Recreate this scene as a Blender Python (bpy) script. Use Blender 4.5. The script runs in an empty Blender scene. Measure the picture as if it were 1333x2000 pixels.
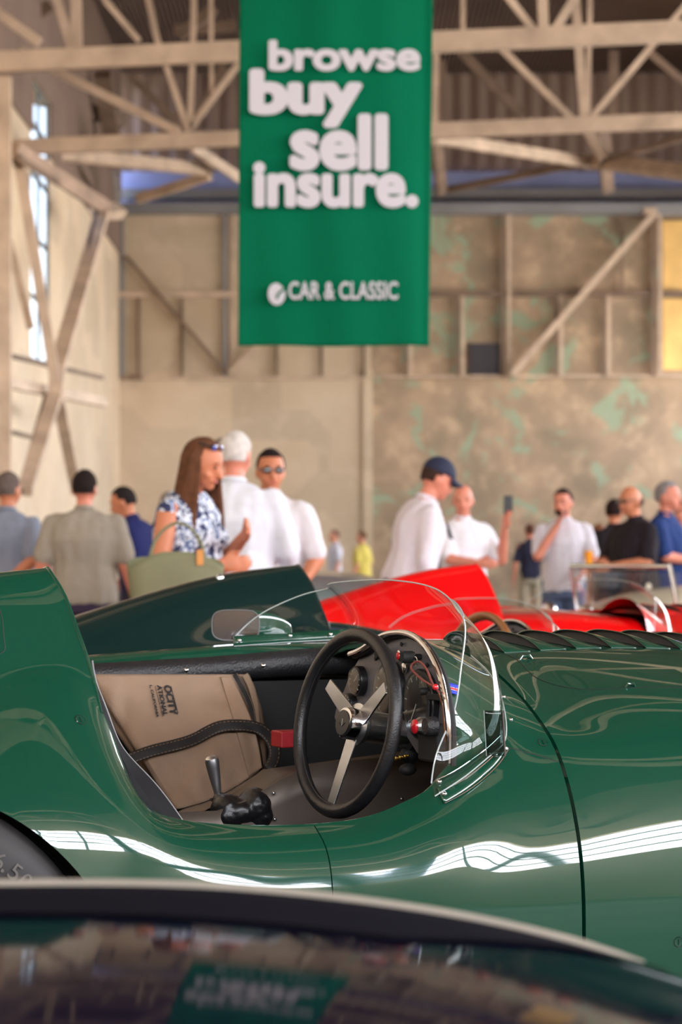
import bpy, math, random
import numpy as np
from mathutils import Vector, Matrix, noise
from mathutils.bvhtree import BVHTree
random.seed(7)
scene = bpy.context.scene
COL = scene.collection
# ---------------- camera ----------------
F = 4722.2; CH = 1.15; YH = 1095.0; XC = 666.5
cd = bpy.data.cameras.new('camera'); cam = bpy.data.objects.new('camera', cd); COL.objects.link(cam)
cam.location = (0, 0, CH); cam.rotation_euler = (math.pi/2, 0, 0)
cd.sensor_fit = 'VERTICAL'; cd.sensor_height = 36; cd.sensor_width = 24; cd.lens = 85
cd.shift_y = (YH-1000)/2000.0
cd.clip_start = 0.05; cd.clip_end = 500
cd.dof.use_dof = True; cd.dof.focus_distance = 4.65; cd.dof.aperture_fstop = 5.6; cd.dof.aperture_blades = 9
scene.camera = cam
scene.view_settings.view_transform = 'Standard'; scene.view_settings.look = 'None'
scene.view_settings.gamma = 1; scene.view_settings.use_curve_mapping = False
scene.view_settings.exposure = -0.42
# ---------------- world & light ----------------
w = bpy.data.worlds.new('sky'); scene.world = w; w.use_nodes = True
nt = w.node_tree; nt.nodes.clear()
wo = nt.nodes.new('ShaderNodeOutputWorld'); bg = nt.nodes.new('ShaderNodeBackground')
geo = nt.nodes.new('ShaderNodeNewGeometry'); sep = nt.nodes.new('ShaderNodeSeparateXYZ')
rmp = nt.nodes.new('ShaderNodeValToRGB')
rmp.color_ramp.elements[0].position = 0.0; rmp.color_ramp.elements[0].color = (0.25, 0.22, 0.18, 1)
rmp.color_ramp.elements[1].position = 0.75; rmp.color_ramp.elements[1].color = (0.30, 0.52, 1.0, 1)
e = rmp.color_ramp.elements.new(0.497); e.color = (0.30, 0.26, 0.2, 1)
e = rmp.color_ramp.elements.new(0.503); e.color = (0.9, 0.95, 1.0, 1)
mp = nt.nodes.new('ShaderNodeMath'); mp.operation = 'MULTIPLY_ADD'; mp.inputs[1].default_value = 0.5; mp.inputs[2].default_value = 0.5
tc = nt.nodes.new('ShaderNodeTexCoord')
nt.links.new(tc.outputs['Generated'], sep.inputs[0]); nt.links.new(sep.outputs['Z'], mp.inputs[0])
nt.links.new(mp.outputs[0], rmp.inputs[0]); nt.links.new(rmp.outputs[0], bg.inputs[0]); nt.links.new(bg.outputs[0], wo.inputs[0])
bg.inputs[1].default_value = 9.0
nt.nodes.remove(geo)

def area(name, loc, rot, sx, sy, power, col):
    l = bpy.data.lights.new(name, 'AREA'); l.shape = 'RECTANGLE'; l.size = sx; l.size_y = sy
    l.energy = power; l.color = col
    o = bpy.data.objects.new(name, l); COL.objects.link(o); o.location = loc; o.rotation_euler = rot
    return o
R90 = math.pi/2
# daylight entering by the glazed bands: behind the camera, and along the right-hand side
area('daylight_front', (3.75, -8.3, 5.6), (R90, 0, 0), 18.5, 3.0, 3600, (1.0, 0.985, 0.965))
area('daylight_right', (13.35, 26, 5.6), (R90, 0, R90), 68, 3.0, 13000, (1.0, 0.965, 0.92))

# ---------------- pixel helpers (calibration of the photographed place) ----------------
def W(x, y, d):
    return Vector(((x-XC)/F*d, d, CH-(y-YH)/F*d))
TH = math.radians(23); CT, ST = math.cos(TH), math.sin(TH); OY = 4.3
def pv(x, y, v):
    rx = (x-XC)/F; t = (v+OY*CT)/(-rx*ST+CT)
    return Vector((t*rx*CT+(t-OY)*ST, v, CH-(y-YH)*t/F))
def pu(x, y, u):
    rx = (x-XC)/F; t = (u+OY*ST)/(rx*CT+ST)
    return Vector((u, -t*rx*ST+(t-OY)*CT, CH-(y-YH)*t/F))
def loc2w(p):
    return Vector((p[0]*CT-p[1]*ST, OY+p[0]*ST+p[1]*CT, p[2]))
def w2loc(p):
    return Vector((p[0]*CT+(p[1]-OY)*ST, -p[0]*ST+(p[1]-OY)*CT, p[2]))
def ray_plane(x, y, P, n):          # local-car coordinates of a sight line meeting a local plane
    o = w2loc(Vector((0, 0, CH))); q = w2loc(W(x, y, 5.0)); d = q-o
    return o + d*((Vector(P)-o).dot(n)/d.dot(n))

# ---------------- materials ----------------
def srgb(*c):
    return tuple(((v/255)/12.92 if v/255 <= 0.04045 else (((v/255)+0.055)/1.055)**2.4) for v in c)
MATS = {}
def mat(name, rgb, rough=0.6, metal=0.0, coat=0.0, noise_amt=0.12, scale=6.0, bump=0.0, spec=0.5, bscale=None, trans=0, ior=1.45):
    if name in MATS: return MATS[name]
    m = bpy.data.materials.new(name); m.use_nodes = True; t = m.node_tree; b = t.nodes['Principled BSDF']
    c = srgb(*rgb)
    if noise_amt > 0 or bump > 0:
        co = t.nodes.new('ShaderNodeTexCoord'); n = t.nodes.new('ShaderNodeTexNoise')
        n.inputs['Scale'].default_value = scale; n.inputs['Detail'].default_value = 5
        t.links.new(co.outputs['Object'], n.inputs['Vector'])
    if noise_amt > 0:
        r = t.nodes.new('ShaderNodeValToRGB')
        r.color_ramp.elements[0].position = 0.3; r.color_ramp.elements[1].position = 0.7
        r.color_ramp.elements[0].color = tuple(v*(1-noise_amt) for v in c)+(1,)
        r.color_ramp.elements[1].color = tuple(min(1, v*(1+noise_amt)) for v in c)+(1,)
        t.links.new(n.outputs['Fac'], r.inputs[0]); t.links.new(r.outputs[0], b.inputs['Base Color'])
    else:
        b.inputs['Base Color'].default_value = c+(1,)
    if bump > 0:
        n2 = t.nodes.new('ShaderNodeTexNoise'); n2.inputs['Scale'].default_value = bscale or scale*4; n2.inputs['Detail'].default_value = 3
        t.links.new(co.outputs['Object'], n2.inputs['Vector'])
        bp = t.nodes.new('ShaderNodeBump'); bp.inputs['Strength'].default_value = bump; bp.inputs['Distance'].default_value = 0.01
        t.links.new(n2.outputs['Fac'], bp.inputs['Height']); t.links.new(bp.outputs[0], b.inputs['Normal'])
    b.inputs['Roughness'].default_value = rough; b.inputs['Metallic'].default_value = metal
    b.inputs['Coat Weight'].default_value = coat; b.inputs['Coat Roughness'].default_value = 0.015; b.inputs['Coat IOR'].default_value = 1.7
    b.inputs['Specular IOR Level'].default_value = spec
    MATS[name] = m
    return m
def perspex(name='perspex', tint=(0.96, 0.98, 0.97)):
    if name in MATS: return MATS[name]
    m = bpy.data.materials.new(name); m.use_nodes = True; t = m.node_tree
    for n in list(t.nodes):
        if n.type != 'OUTPUT_MATERIAL': t.nodes.remove(n)
    out = [n for n in t.nodes if n.type == 'OUTPUT_MATERIAL'][0]
    tr = t.nodes.new('ShaderNodeBsdfTransparent'); tr.inputs[0].default_value = tint+(1,)
    gl = t.nodes.new('ShaderNodeBsdfGlossy'); gl.inputs['Roughness'].default_value = 0.02
    fr = t.nodes.new('ShaderNodeFresnel'); fr.inputs[0].default_value = 1.5
    mx = t.nodes.new('ShaderNodeMixShader')
    ge = t.nodes.new('ShaderNodeNewGeometry'); ma = t.nodes.new('ShaderNodeMath'); ma.operation = 'MULTIPLY_ADD'
    ma.inputs[1].default_value = 1/1.5-1.5; ma.inputs[2].default_value = 1.5
    t.links.new(ge.outputs['Backfacing'], ma.inputs[0]); t.links.new(ma.outputs[0], fr.inputs[0])   # a thin sheet reflects alike from both sides
    t.links.new(fr.outputs[0], mx.inputs[0]); t.links.new(tr.outputs[0], mx.inputs[1]); t.links.new(gl.outputs[0], mx.inputs[2])
    t.links.new(mx.outputs[0], out.inputs[0])
    MATS[name] = m
    return m

# ---------------- mesh builder ----------------
class MB:
    def __init__(s): s.v = []; s.f = []
    def add(s, vs, fs):
        b = len(s.v); s.v += [tuple(p) for p in vs]; s.f += [tuple(i+b for i in f) for f in fs]; return s
    def box(s, a, b):
        x0, y0, z0 = a; x1, y1, z1 = b
        return s.add([(x0,y0,z0),(x1,y0,z0),(x1,y1,z0),(x0,y1,z0),(x0,y0,z1),(x1,y0,z1),(x1,y1,z1),(x0,y1,z1)],
            [(0,3,2,1),(4,5,6,7),(0,1,5,4),(1,2,6,5),(2,3,7,6),(3,0,4,7)])
    def beam(s, p, q, w, h=None, up=(0,0,1)):
        p, q = Vector(p), Vector(q); d = (q-p).normalized(); h = h or w
        u = Vector(up); u = (u-d*u.dot(d))
        if u.length < 1e-3: u = Vector((1,0,0)); u = u-d*u.dot(d)
        u.normalize(); r = d.cross(u)
        vs = [c+r*a*w/2+u*b*h/2 for c in (p, q) for a, b in ((-1,-1),(1,-1),(1,1),(-1,1))]
        return s.add(vs, [(0,3,2,1),(4,5,6,7),(0,1,5,4),(1,2,6,5),(2,3,7,6),(3,0,4,7)])
    def tube(s, pts, r, n=10, closed=False, flat=None):
        pts = [Vector(p) for p in pts]; N = len(pts); rs = r if isinstance(r, (list, tuple)) else [r]*N
        vs = []; prev = None
        for i, p in enumerate(pts):
            a = pts[(i-1) % N] if (closed or i > 0) else p; b = pts[(i+1) % N] if (closed or i < N-1) else p
            d = (b-a).normalized()
            if prev is None:
                u = Vector((0,0,1)) if abs(d.z) < 0.9 else Vector((1,0,0))
            else: u = prev
            u = (u-d*u.dot(d)).normalized(); prev = u; w_ = d.cross(u)
            for k in range(n):
                an = 2*math.pi*k/n; vs.append(p+(u*math.cos(an)+w_*math.sin(an)*(flat or 1))*rs[i])
        fs = []
        for i in range(N if closed else N-1):
            j = (i+1) % N
            for k in range(n): fs.append((i*n+k, i*n+(k+1)%n, j*n+(k+1)%n, j*n+k))
        if not closed: fs += [tuple(range(n))[::-1], tuple((N-1)*n+k for k in range(n))]
        return s.add(vs, fs)
    def ell(s, c, r, nu=16, nv=10, rot=None):
        vs = []; fs = []
        M = rot or Matrix.Identity(3)
        c = Vector(c)
        for j in range(1, nv):
            ph = math.pi*j/nv
            for i in range(nu):
                a = 2*math.pi*i/nu
                vs.append(c+M@Vector((r[0]*math.sin(ph)*math.cos(a), r[1]*math.sin(ph)*math.sin(a), r[2]*math.cos(ph))))
        for j in range(nv-2):
            for i in range(nu): fs.append((j*nu+i, (j+1)*nu+i, (j+1)*nu+(i+1)%nu, j*nu+(i+1)%nu))
        t = len(vs); vs += [c+M@Vector((0,0,r[2])), c-M@Vector((0,0,r[2]))]
        for i in range(nu):
            fs.append((t, i, (i+1)%nu)); fs.append((t+1, (nv-2)*nu+(i+1)%nu, (nv-2)*nu+i))
        return s.add(vs, fs)
    def lathe(s, prof, c=(0,0,0), axis=(0,0,1), n=24):   # prof: (radius, height along the axis)
        ax = Vector(axis).normalized(); u = Vector((0,0,1)) if abs(ax.z) < 0.9 else Vector((1,0,0))
        u = (u-ax*u.dot(ax)).normalized(); w_ = ax.cross(u); c = Vector(c); vs = []
        for r, h in prof:
            for k in range(n):
                a = 2*math.pi*k/n; vs.append(c+ax*h+(u*math.cos(a)+w_*math.sin(a))*r)
        fs = []
        for i in range(len(prof)-1):
            for k in range(n): fs.append((i*n+k, i*n+(k+1)%n, (i+1)*n+(k+1)%n, (i+1)*n+k))
        fs += [tuple(range(n))[::-1], tuple((len(prof)-1)*n+k for k in range(n))]
        return s.add(vs, fs)
    def prism(s, poly, off):      # planar polygon extruded by a vector
        off = Vector(off); n = len(poly); vs = [Vector(p) for p in poly]; vs += [p+off for p in vs]
        fs = [tuple(range(n))[::-1], tuple(range(n, 2*n))]+[(i, (i+1)%n, n+(i+1)%n, n+i) for i in range(n)]
        return s.add(vs, fs)
    def grid(s, G):               # G[i][j] points
        G = [[Vector(p) for p in r] for r in G]; m = len(G[0]); vs = [p for r in G for p in r]
        fs = [(i*m+j, i*m+j+1, (i+1)*m+j+1, (i+1)*m+j) for i in range(len(G)-1) for j in range(m-1)]
        return s.add(vs, fs)
    def obj(s, name, m, parent=None, smooth=True, bevel=0, solid=0, angle=35):
        me = bpy.data.meshes.new(name); me.from_pydata(s.v, [], s.f); me.update(); me.materials.append(m)
        fixn(me)
        if smooth:
            me.polygons.foreach_set('use_smooth', [True]*len(me.polygons))
            try: me.set_sharp_from_angle(angle=math.radians(angle))
            except Exception: pass
        o = bpy.data.objects.new(name, me); COL.objects.link(o)
        if parent: o.parent = parent
        if solid:
            md = o.modifiers.new('s', 'SOLIDIFY'); md.thickness = solid; md.offset = 0
        if bevel:
            md = o.modifiers.new('b', 'BEVEL'); md.width = bevel; md.segments = 3; md.limit_method = 'ANGLE'
        return o
import bmesh
def fixn(me):
    bm = bmesh.new(); bm.from_mesh(me); bmesh.ops.recalc_face_normals(bm, faces=bm.faces[:]); bm.to_mesh(me); bm.free()
def tag(o, label=None, cat=None, group=None, kind=None):
    if label: o['label'] = label
    if cat: o['category'] = cat
    if group: o['group'] = group
    if kind: o['kind'] = kind
    return o
def empty(name, loc=(0,0,0), rz=0.0):
    o = bpy.data.objects.new(name, None); COL.objects.link(o); o.location = loc; o.rotation_euler = (0,0,rz); o.empty_display_size = 0.1
    return o
def evaluated(o):                 # bake an object's modifiers into a plain mesh
    dg = bpy.context.evaluated_depsgraph_get(); me = bpy.data.meshes.new_from_object(o.evaluated_get(dg)); return me
def text_obj(name, body, m, thick, parent=None, offset=0.0, boxto=None, frame=None, extr=0.0, fat=0.0):
    """boxto=(w,h): scale to that size with the lower-left corner at the frame origin; frame = Matrix 4x4"""
    c = bpy.data.curves.new(name, 'FONT'); c.body = body; c.size = 1; c.offset = offset; c.extrude = extr; c.resolution_u = 4
    t = bpy.data.objects.new(name+'_t', c); COL.objects.link(t); bpy.context.view_layer.update()
    me = evaluated(t); bpy.data.objects.remove(t)
    if fat:
        import itertools
        vs = [v.co.copy() for v in me.vertices]; fs = [tuple(p.vertices) for p in me.polygons]; V = []; Fs = []
        for k in range(14):
            a = 2*math.pi*k/14; b0 = len(V); V += [v+Vector((math.cos(a)*fat, math.sin(a)*fat, 0.0003*k)) for v in vs]; Fs += [tuple(i+b0 for i in f) for f in fs]
        me = bpy.data.meshes.new(name); me.from_pydata(V, [], Fs); me.update()
    co = np.array([v.co[:] for v in me.vertices]); lo, hi = co.min(0), co.max(0)
    for v in me.vertices:
        p = [(v.co[k]-lo[k])/max(1e-6, hi[k]-lo[k]) for k in (0, 1)]
        z = (0 if hi[2]-lo[2] < 1e-6 else (v.co[2]-lo[2])/(hi[2]-lo[2]))*thick
        v.co = frame@Vector((p[0]*boxto[0], p[1]*boxto[1], z))
    me.materials.clear(); me.materials.append(m)
    o = bpy.data.objects.new(name, me); COL.objects.link(o)
    if parent: o.parent = parent
    return o
def ncs(t, Y, q):                 # natural cubic spline through Y(t), evaluated at q; Y (n,k)
    t = np.asarray(t, float); Y = np.asarray(Y, float); n = len(t); h = np.diff(t)
    A = np.eye(n); B = np.zeros_like(Y)
    for i in range(1, n-1):
        A[i, i-1] = h[i-1]; A[i, i] = 2*(h[i-1]+h[i]); A[i, i+1] = h[i]
        B[i] = 6*((Y[i+1]-Y[i])/h[i]-(Y[i]-Y[i-1])/h[i-1])
    M = np.linalg.solve(A, B.reshape(n, -1)).reshape(B.shape); q = np.asarray(q, float); k = np.clip(np.searchsorted(t, q, side='right')-1, 0, n-2)
    sh = (len(q),)+(1,)*(Y.ndim-1); hh = h[k].reshape(sh); a = ((t[k+1]-q).reshape(sh))/hh; b = 1-a
    return a*Y[k]+b*Y[k+1]+((a**3-a)*M[k]+(b**3-b)*M[k+1])*hh**2/6
def smooth_line(pts, n=40):
    P = np.array([tuple(p) for p in pts]); d = np.r_[0, np.cumsum(np.linalg.norm(np.diff(P, axis=0), axis=1))]
    return [Vector(p) for p in ncs(d, P, np.linspace(0, d[-1], n))]
# ======================= THE HANGAR =======================
BW = 60.0; LX = -5.5; RX = 13.0; FY = -8.0; CZ = 13.5
def concrete(name, base, dark, teal=0.0, warm=(190,160,125), sc=0.35):
    m = bpy.data.materials.new(name); m.use_nodes = True; t = m.node_tree; b = t.nodes['Principled BSDF']; b.inputs['Roughness'].default_value = 0.9
    co = t.nodes.new('ShaderNodeTexCoord')
    def nz(scale, detail=6, rough=0.6):
        n = t.nodes.new('ShaderNodeTexNoise'); n.inputs['Scale'].default_value = scale; n.inputs['Detail'].default_value = detail; n.inputs['Roughness'].default_value = rough
        t.links.new(co.outputs['Object'], n.inputs['Vector']); return n
    n1 = nz(sc); r1 = t.nodes.new('ShaderNodeValToRGB'); r1.color_ramp.elements[0].position = 0.35; r1.color_ramp.elements[1].position = 0.65
    r1.color_ramp.elements[0].color = srgb(*dark)+(1,); r1.color_ramp.elements[1].color = srgb(*base)+(1,)
    t.links.new(n1.outputs['Fac'], r1.inputs[0]); last = r1.outputs[0]
    # patchwork of board-marked squares
    br = t.nodes.new('ShaderNodeTexVoronoi'); br.distance = 'CHEBYCHEV'; br.inputs['Scale'].default_value = 0.55
    t.links.new(co.outputs['Object'], br.inputs['Vector'])
    m1 = t.nodes.new('ShaderNodeMixRGB'); m1.blend_type = 'MULTIPLY'; m1.inputs[0].default_value = 0.5
    r2 = t.nodes.new('ShaderNodeValToRGB'); r2.color_ramp.elements[0].color = (0.72,0.70,0.68,1); r2.color_ramp.elements[1].color = (1.12,1.06,1.0,1)
    sx = t.nodes.new('ShaderNodeSeparateXYZ'); t.links.new(br.outputs['Color'], sx.inputs[0]); t.links.new(sx.outputs[0], r2.inputs[0])
    t.links.new(last, m1.inputs[1]); t.links.new(r2.outputs[0], m1.inputs[2]); last = m1.outputs[0]
    n2 = nz(1.6, 8, 0.7); r3 = t.nodes.new('ShaderNodeValToRGB'); r3.color_ramp.elements[0].position = 0.52; r3.color_ramp.elements[1].position = 0.66
    r3.color_ramp.elements[0].color = (0,0,0,1); r3.color_ramp.elements[1].color = (0.6,0.6,0.6,1)
    t.links.new(n2.outputs['Fac'], r3.inputs[0]); m2 = t.nodes.new('ShaderNodeMixRGB'); m2.inputs[2].default_value = srgb(*warm)+(1,)
    t.links.new(r3.outputs[0], m2.inputs[0]); t.links.new(last, m2.inputs[1]); last = m2.outputs[0]
    if teal > 0:
        n3 = nz(0.9, 7, 0.65); n3.inputs['Distortion'].default_value = 0.6
        r4 = t.nodes.new('ShaderNodeValToRGB'); r4.color_ramp.elements[0].position = 0.63-teal*0.08; r4.color_ramp.elements[1].position = 0.67-teal*0.08
        r4.color_ramp.elements[0].color = (0,0,0,1); r4.color_ramp.elements[1].color = (0.85,0.85,0.85,1)
        t.links.new(n3.outputs['Fac'], r4.inputs[0]); m3 = t.nodes.new('ShaderNodeMixRGB'); m3.inputs[2].default_value = srgb(150,166,140)+(1,)
        t.links.new(r4.outputs[0], m3.inputs[0]); t.links.new(last, m3.inputs[1]); last = m3.outputs[0]
    t.links.new(last, b.inputs['Base Color'])
    return m
c_left = concrete('concrete_beige', (212,194,170), (196,176,150), 0.0, (218,200,176))
c_right = concrete('concrete_patchy', (184,158,132), (146,130,110), 1.15, (202,176,146), 0.8)
c_side = concrete('plaster_beige', (226,208,184), (212,192,166), 0.0, (230,214,192))
c_floor = concrete('floor_concrete', (132,122,110), (104,96,88), 0.0, (140,128,112))
steel = mat('painted_steel', (196,172,150), 0.6, noise_amt=0.24, scale=2.2)
steel_d = mat('rusty_steel', (120,98,82), 0.7, noise_amt=0.3, scale=1.5)
steel_b = mat('grey_steel', (136,134,136), 0.6, noise_amt=0.15, scale=1.0)
# back wall, left part and the older patchy right part
o = MB().box((LX-0.5, BW, 0), (0.75, BW+0.5, 9.95)).obj('wall_back', c_left, smooth=False); tag(o, kind='structure')
o = MB().box((0.75, BW+0.12, 0), (RX, BW+0.6, 9.95)).obj('wall_back', c_right, smooth=False); tag(o, kind='structure')
def corrugated(name, x0, x1, y, z0, z1, m, pitch=0.25, amp=0.05):
    n = int((x1-x0)/pitch*4); xs = [x0+(x1-x0)*i/n for i in range(n+1)]
    G = [[(x, y+amp*math.sin(2*math.pi*x/pitch), z) for z in (z0, z1)] for x in xs]
    return tag(MB().grid(G).obj(name, m), kind='structure')
brown = mat('brown_siding', (128,106,94), 0.75, noise_amt=0.2, scale=0.5)
corrugated('wall_back_upper', LX-0.5, RX, BW+1.2, 10.9, CZ, brown, 0.45, 0.07)
blue = mat('blue_panel', (138,146,192), 0.5, noise_amt=0.35, scale=0.4)
tag(MB().box((LX-0.5, BW+0.9, 9.95), (RX, BW+1.0, 10.95)).obj('trim_1', blue, smooth=False), kind='structure')
tag(MB().box((LX, BW-0.35, 9.72), (RX, BW+0.9, 9.98)).obj('trim_2', steel_b, smooth=False), kind='structure')
tag(MB().box((LX, BW+0.5, 10.22), (RX, BW+0.9, 10.46)).obj('trim_3', steel_b, smooth=False), kind='structure')
# ceiling of corrugated sheets
n = 4*180; G = []
for i in range(n+1):
    x = LX-1+(RX+1.5-LX)*i/n; zz = CZ+0.05*math.sin(2*math.pi*i/4)
    G.append([(x, FY-0.5, zz), (x, BW+1.5, zz)])
tag(MB().grid(G).obj('ceiling', mat('ceiling_sheet', (110,92,82), 0.8, noise_amt=0.25, scale=0.4)), kind='structure')
tag(MB().box((LX-1, FY-0.5, -0.2), (RX+1, BW+1.5, 0.0)).obj('floor', c_floor, smooth=False), kind='structure')
# left wall with the tall narrow window opening (y 42.6-45.6, z 4.9-9.6)
wy0, wy1, wz0, wz1 = 42.8, 45.6, 4.75, 9.75
mb = MB(); X0, X1 = LX-0.3, LX
mb.box((X0, FY, 0), (X1, wy0, CZ)); mb.box((X0, wy1+1.9, 0), (X1, BW, CZ)); mb.box((X1-.06, wy1, 0), (X1, wy1+1.9, CZ)); mb.box((X0, wy0, 0), (X1, wy1, wz0)); mb.box((X0, wy0, wz1), (X1, wy1, CZ))
tag(mb.obj('wall_left', c_side, smooth=False), kind='structure')
mb = MB(); zU = 8.75
mb.box((LX, 24, zU), (LX+.05, wy0, CZ)); mb.box((LX, wy1, zU), (LX+.05, BW, CZ)); mb.box((LX, wy0, wz1), (LX+.05, wy1, CZ))
tag(mb.obj('wall_left_upper', brown, smooth=False), kind='structure')
winm = mat('window_frame_grey', (90,98,104), 0.5)
mb = MB()
for z in (wz0, 5.9, 7.0, 8.1, 9.0, wz1): mb.box((X1-0.06, wy0, z-0.04), (X1-0.02, wy1, z+0.04))
for y in (wy0+0.05, (wy0+wy1)/2, wy1-0.05): mb.box((X1-0.06, y-0.04, wz0), (X1-0.02, y+0.04, wz1))
wn = tag(mb.obj('window_1', winm, smooth=False), kind='structure')
MB().box((X1-.05, wy0, wz0), (X1-.045, wy1, wz1)).obj('pane', perspex('window_glass'), wn, smooth=False)
# right wall and front wall: low wall, glazed band with mullions, upper wall
def band_wall(nm, wnm, along, a0, a1, c, zb, zt):
    mb = MB(); fr = MB()
    def bx(a, b, z0, z1, t=0.2, M=mb):
        if along == 'y': M.box((c, a, z0), (c+t, b, z1))
        else: M.box((a, c-t, z0), (b, c, z1))
    bx(a0, a1, 0, zb, 0.3); bx(a0, a1, zt, CZ, 0.3)
    tag(mb.obj('wall_'+nm, c_side, smooth=False), kind='structure')
    n = int((a1-a0)/2.2)
    for i in range(n+1):
        a = a0+(a1-a0)*i/n; wd = 0.35 if i % 4 == 0 else 0.06
        bx(a-wd/2, a+wd/2, zb, zt, 0.12, fr)
    for k in range(1, 4): bx(a0, a1, zb+(zt-zb)*k/4-0.03, zb+(zt-zb)*k/4+0.03, 0.1, fr)
    tag(fr.obj(wnm, winm, smooth=False), kind='structure')
band_wall('right', 'window_2', 'y', FY, BW, RX, 4.1, 7.1)
band_wall('front', 'window_3', 'x', LX, RX, FY, 4.1, 7.1)

# wall ribs of the back wall: vertical posts, rails and braces, each group one thing of several members
def member(name, pts, w_, h_, m, parent, d=None):
    mb = MB()
    for a, b in pts: mb.beam(a, b, w_, h_, up=(0,1,0))
    return mb.obj(name, m, parent, smooth=False)
fr = empty('wall_frame', W(240, 400, BW-0.2)*1.0); fr.location = (LX+0.2, BW-0.2, 0)
tag(fr, 'steel framework of posts and rails against the beige concrete, left of the green banner', 'wall frame')
def FW(x, y, d, par): p = W(x, y, d); return p-Vector(par.location)
def rib(x, y0, y1, wd, par, m=steel_b, name='post', d=BW-0.12):
    MB().beam(FW(x, y0, d, par), FW(x, y1, d, par), wd*.62, 0.09).obj(name, m, par, smooth=False)
rib(238, 405, 735, 0.14, fr, steel_b); rib(440, 405, 735, 0.12, fr, steel_b); rib(455, 405, 735, 0.1, fr, steel)
for x in (270, 355): rib(x, 578, 738, 0.1, fr, steel_d, 'stud')
for x in (540, 628): rib(x, 668, 740, 0.1, fr, steel_d, 'stud')
MB().beam(FW(232, 576, BW-.1, fr), FW(718, 574, BW-.1, fr), 0.14, 0.14).obj('rail', steel, fr, smooth=False)
MB().beam(FW(232, 738, BW-.1, fr), FW(718, 738, BW-.1, fr), 0.12, 0.06).obj('rail', steel, fr, smooth=False)
MB().beam(FW(246, 500, BW-.25, fr), FW(440, 728, BW-.25, fr), 0.16, 0.1).obj('brace', steel_d, fr, smooth=False)
MB().beam(FW(520, 660, BW-.25, fr), FW(448, 728, BW-.25, fr), 0.16, 0.1).obj('brace', steel, fr, smooth=False)
MB().box(FW(252, 732, BW-.4, fr), FW(278, 742, BW-.05, fr)).obj('lamp_bracket', steel_d, fr, smooth=False)
fr = empty('wall_frame', (4, BW-0.1, 0))
tag(fr, 'steel framework of posts and rails on the patchy wall right of the banner', 'wall frame')
rib(995, 405, 735, 0.2, fr, steel, d=BW-.12); rib(982, 405, 735, 0.12, fr, steel_d)
rib(1277, 405, 735, 0.22, fr, steel_d); rib(1290, 405, 735, 0.14, fr, steel)
rib(1215, 405, 575, 0.1, fr, steel_d, 'stud'); rib(711, 668, 735, 0.14, fr, steel_d, 'stud')
for x in (803, 905, 1097, 1190): rib(x, 578, 735, 0.12, fr, steel, 'stud'); rib(x-10, 578, 735, 0.06, fr, steel_d, 'stud')
MB().beam(FW(725, 574, BW-.06, fr), FW(1340, 574, BW-.06, fr), 0.14, 0.14).obj('rail', steel_d, fr, smooth=False)
MB().beam(FW(725, 736, BW-.06, fr), FW(1340, 734, BW-.06, fr), 0.14, 0.06).obj('rail', steel, fr, smooth=False)
MB().beam(FW(1275, 422, BW-.35, fr), FW(1000, 733, BW-.35, fr), 0.26, 0.16).obj('brace', steel, fr, smooth=False)
MB().box(FW(1258, 406, BW-.4, fr), FW(1283, 424, BW-.2, fr)).obj('gusset_plate', steel, fr, smooth=False)
o = MB().box(W(918, 732, BW-.05), W(984, 674, BW+.5)).obj('wall_vent', mat('vent_dark', (52,46,52), 0.6)); tag(o, 'dark square vent opening high in the patchy concrete wall', 'vent')
for yy0, yy1, nm in ((432, 566, 'upper'), (584, 722, 'lower')):
    mb = MB(); mb.box(W(1296, yy1, BW), W(1400, yy0, BW+.1)); o = mb.obj('ochre_panel', mat('ochre_sheet', (222,180,110), 0.6, noise_amt=0.3, scale=0.8), smooth=False)
    tag(o, nm+' yellowish translucent panel at the right end of the back wall', 'wall panel')
# concrete pier line where the two halves of the wall meet
tag(MB().box((0.55, BW-0.1, 0), (0.78, BW+0.2, 5.9)).obj('trim_4', c_left, smooth=False), kind='structure')

# ---------------- left side braces ----------------
def bthing(name, label, cat, segs, m=steel):
    loc = W(segs[0][0], segs[0][1], segs[0][2]); r = empty(name, (loc.x, loc.y, 0))
    for s in segs:
        x0, y0, d0, x1, y1, d1, wd = s[:7]; mm = s[7] if len(s) > 7 else m; nm = s[8] if len(s) > 8 else 'brace'
        MB().beam(W(x0, y0, d0)-r.location, W(x1, y1, d1)-r.location, wd, wd*0.7, up=(0,1,0)).obj(nm, mm, r, smooth=False)
    return tag(r, label, cat)
D = 34
bthing('column_bracing', 'beige steel cross bracing of the side wall beneath the trusses, at the left edge', 'bracing', [
    (200, 415, 44, 112, 720, 38, 0.245), (188, 415, 43.8, 120, 715, 38, 0.072, steel_d), (40, 330, 36, 108, 745, 37, 0.158), (18, 470, 36, 60, 640, 37, 0.115),
    (15, 748, 36, 205, 786, 41, 0.158), (0, 690, 36, 200, 738, 41, 0.072, steel_d), (112, 715, 37.5, 108, 780, 37.5, 0.216, steel, 'gusset_plate'),
    (108, 770, 37.5, 48, 960, 35, 0.216), (92, 770, 37.6, 40, 960, 35, 0.086, steel_d), (112, 770, 37.5, 150, 960, 40, 0.180),
    (8, 150, 34.5, 8, 1100, 34.5, 0.202, steel, 'post'), (0, 838, 36, 75, 858, 38, 0.072, steel_d),
    (26, 290, 40, 205, 405, 44, 0.25, mat('brown_steel', (160,132,112), .6, noise_amt=.3, scale=1.5)), (36, 305, 40, 200, 415, 44, 0.086, steel_d), (190, 412, 44, 232, 412, 46, 0.288, steel, 'gusset_plate')])
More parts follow.
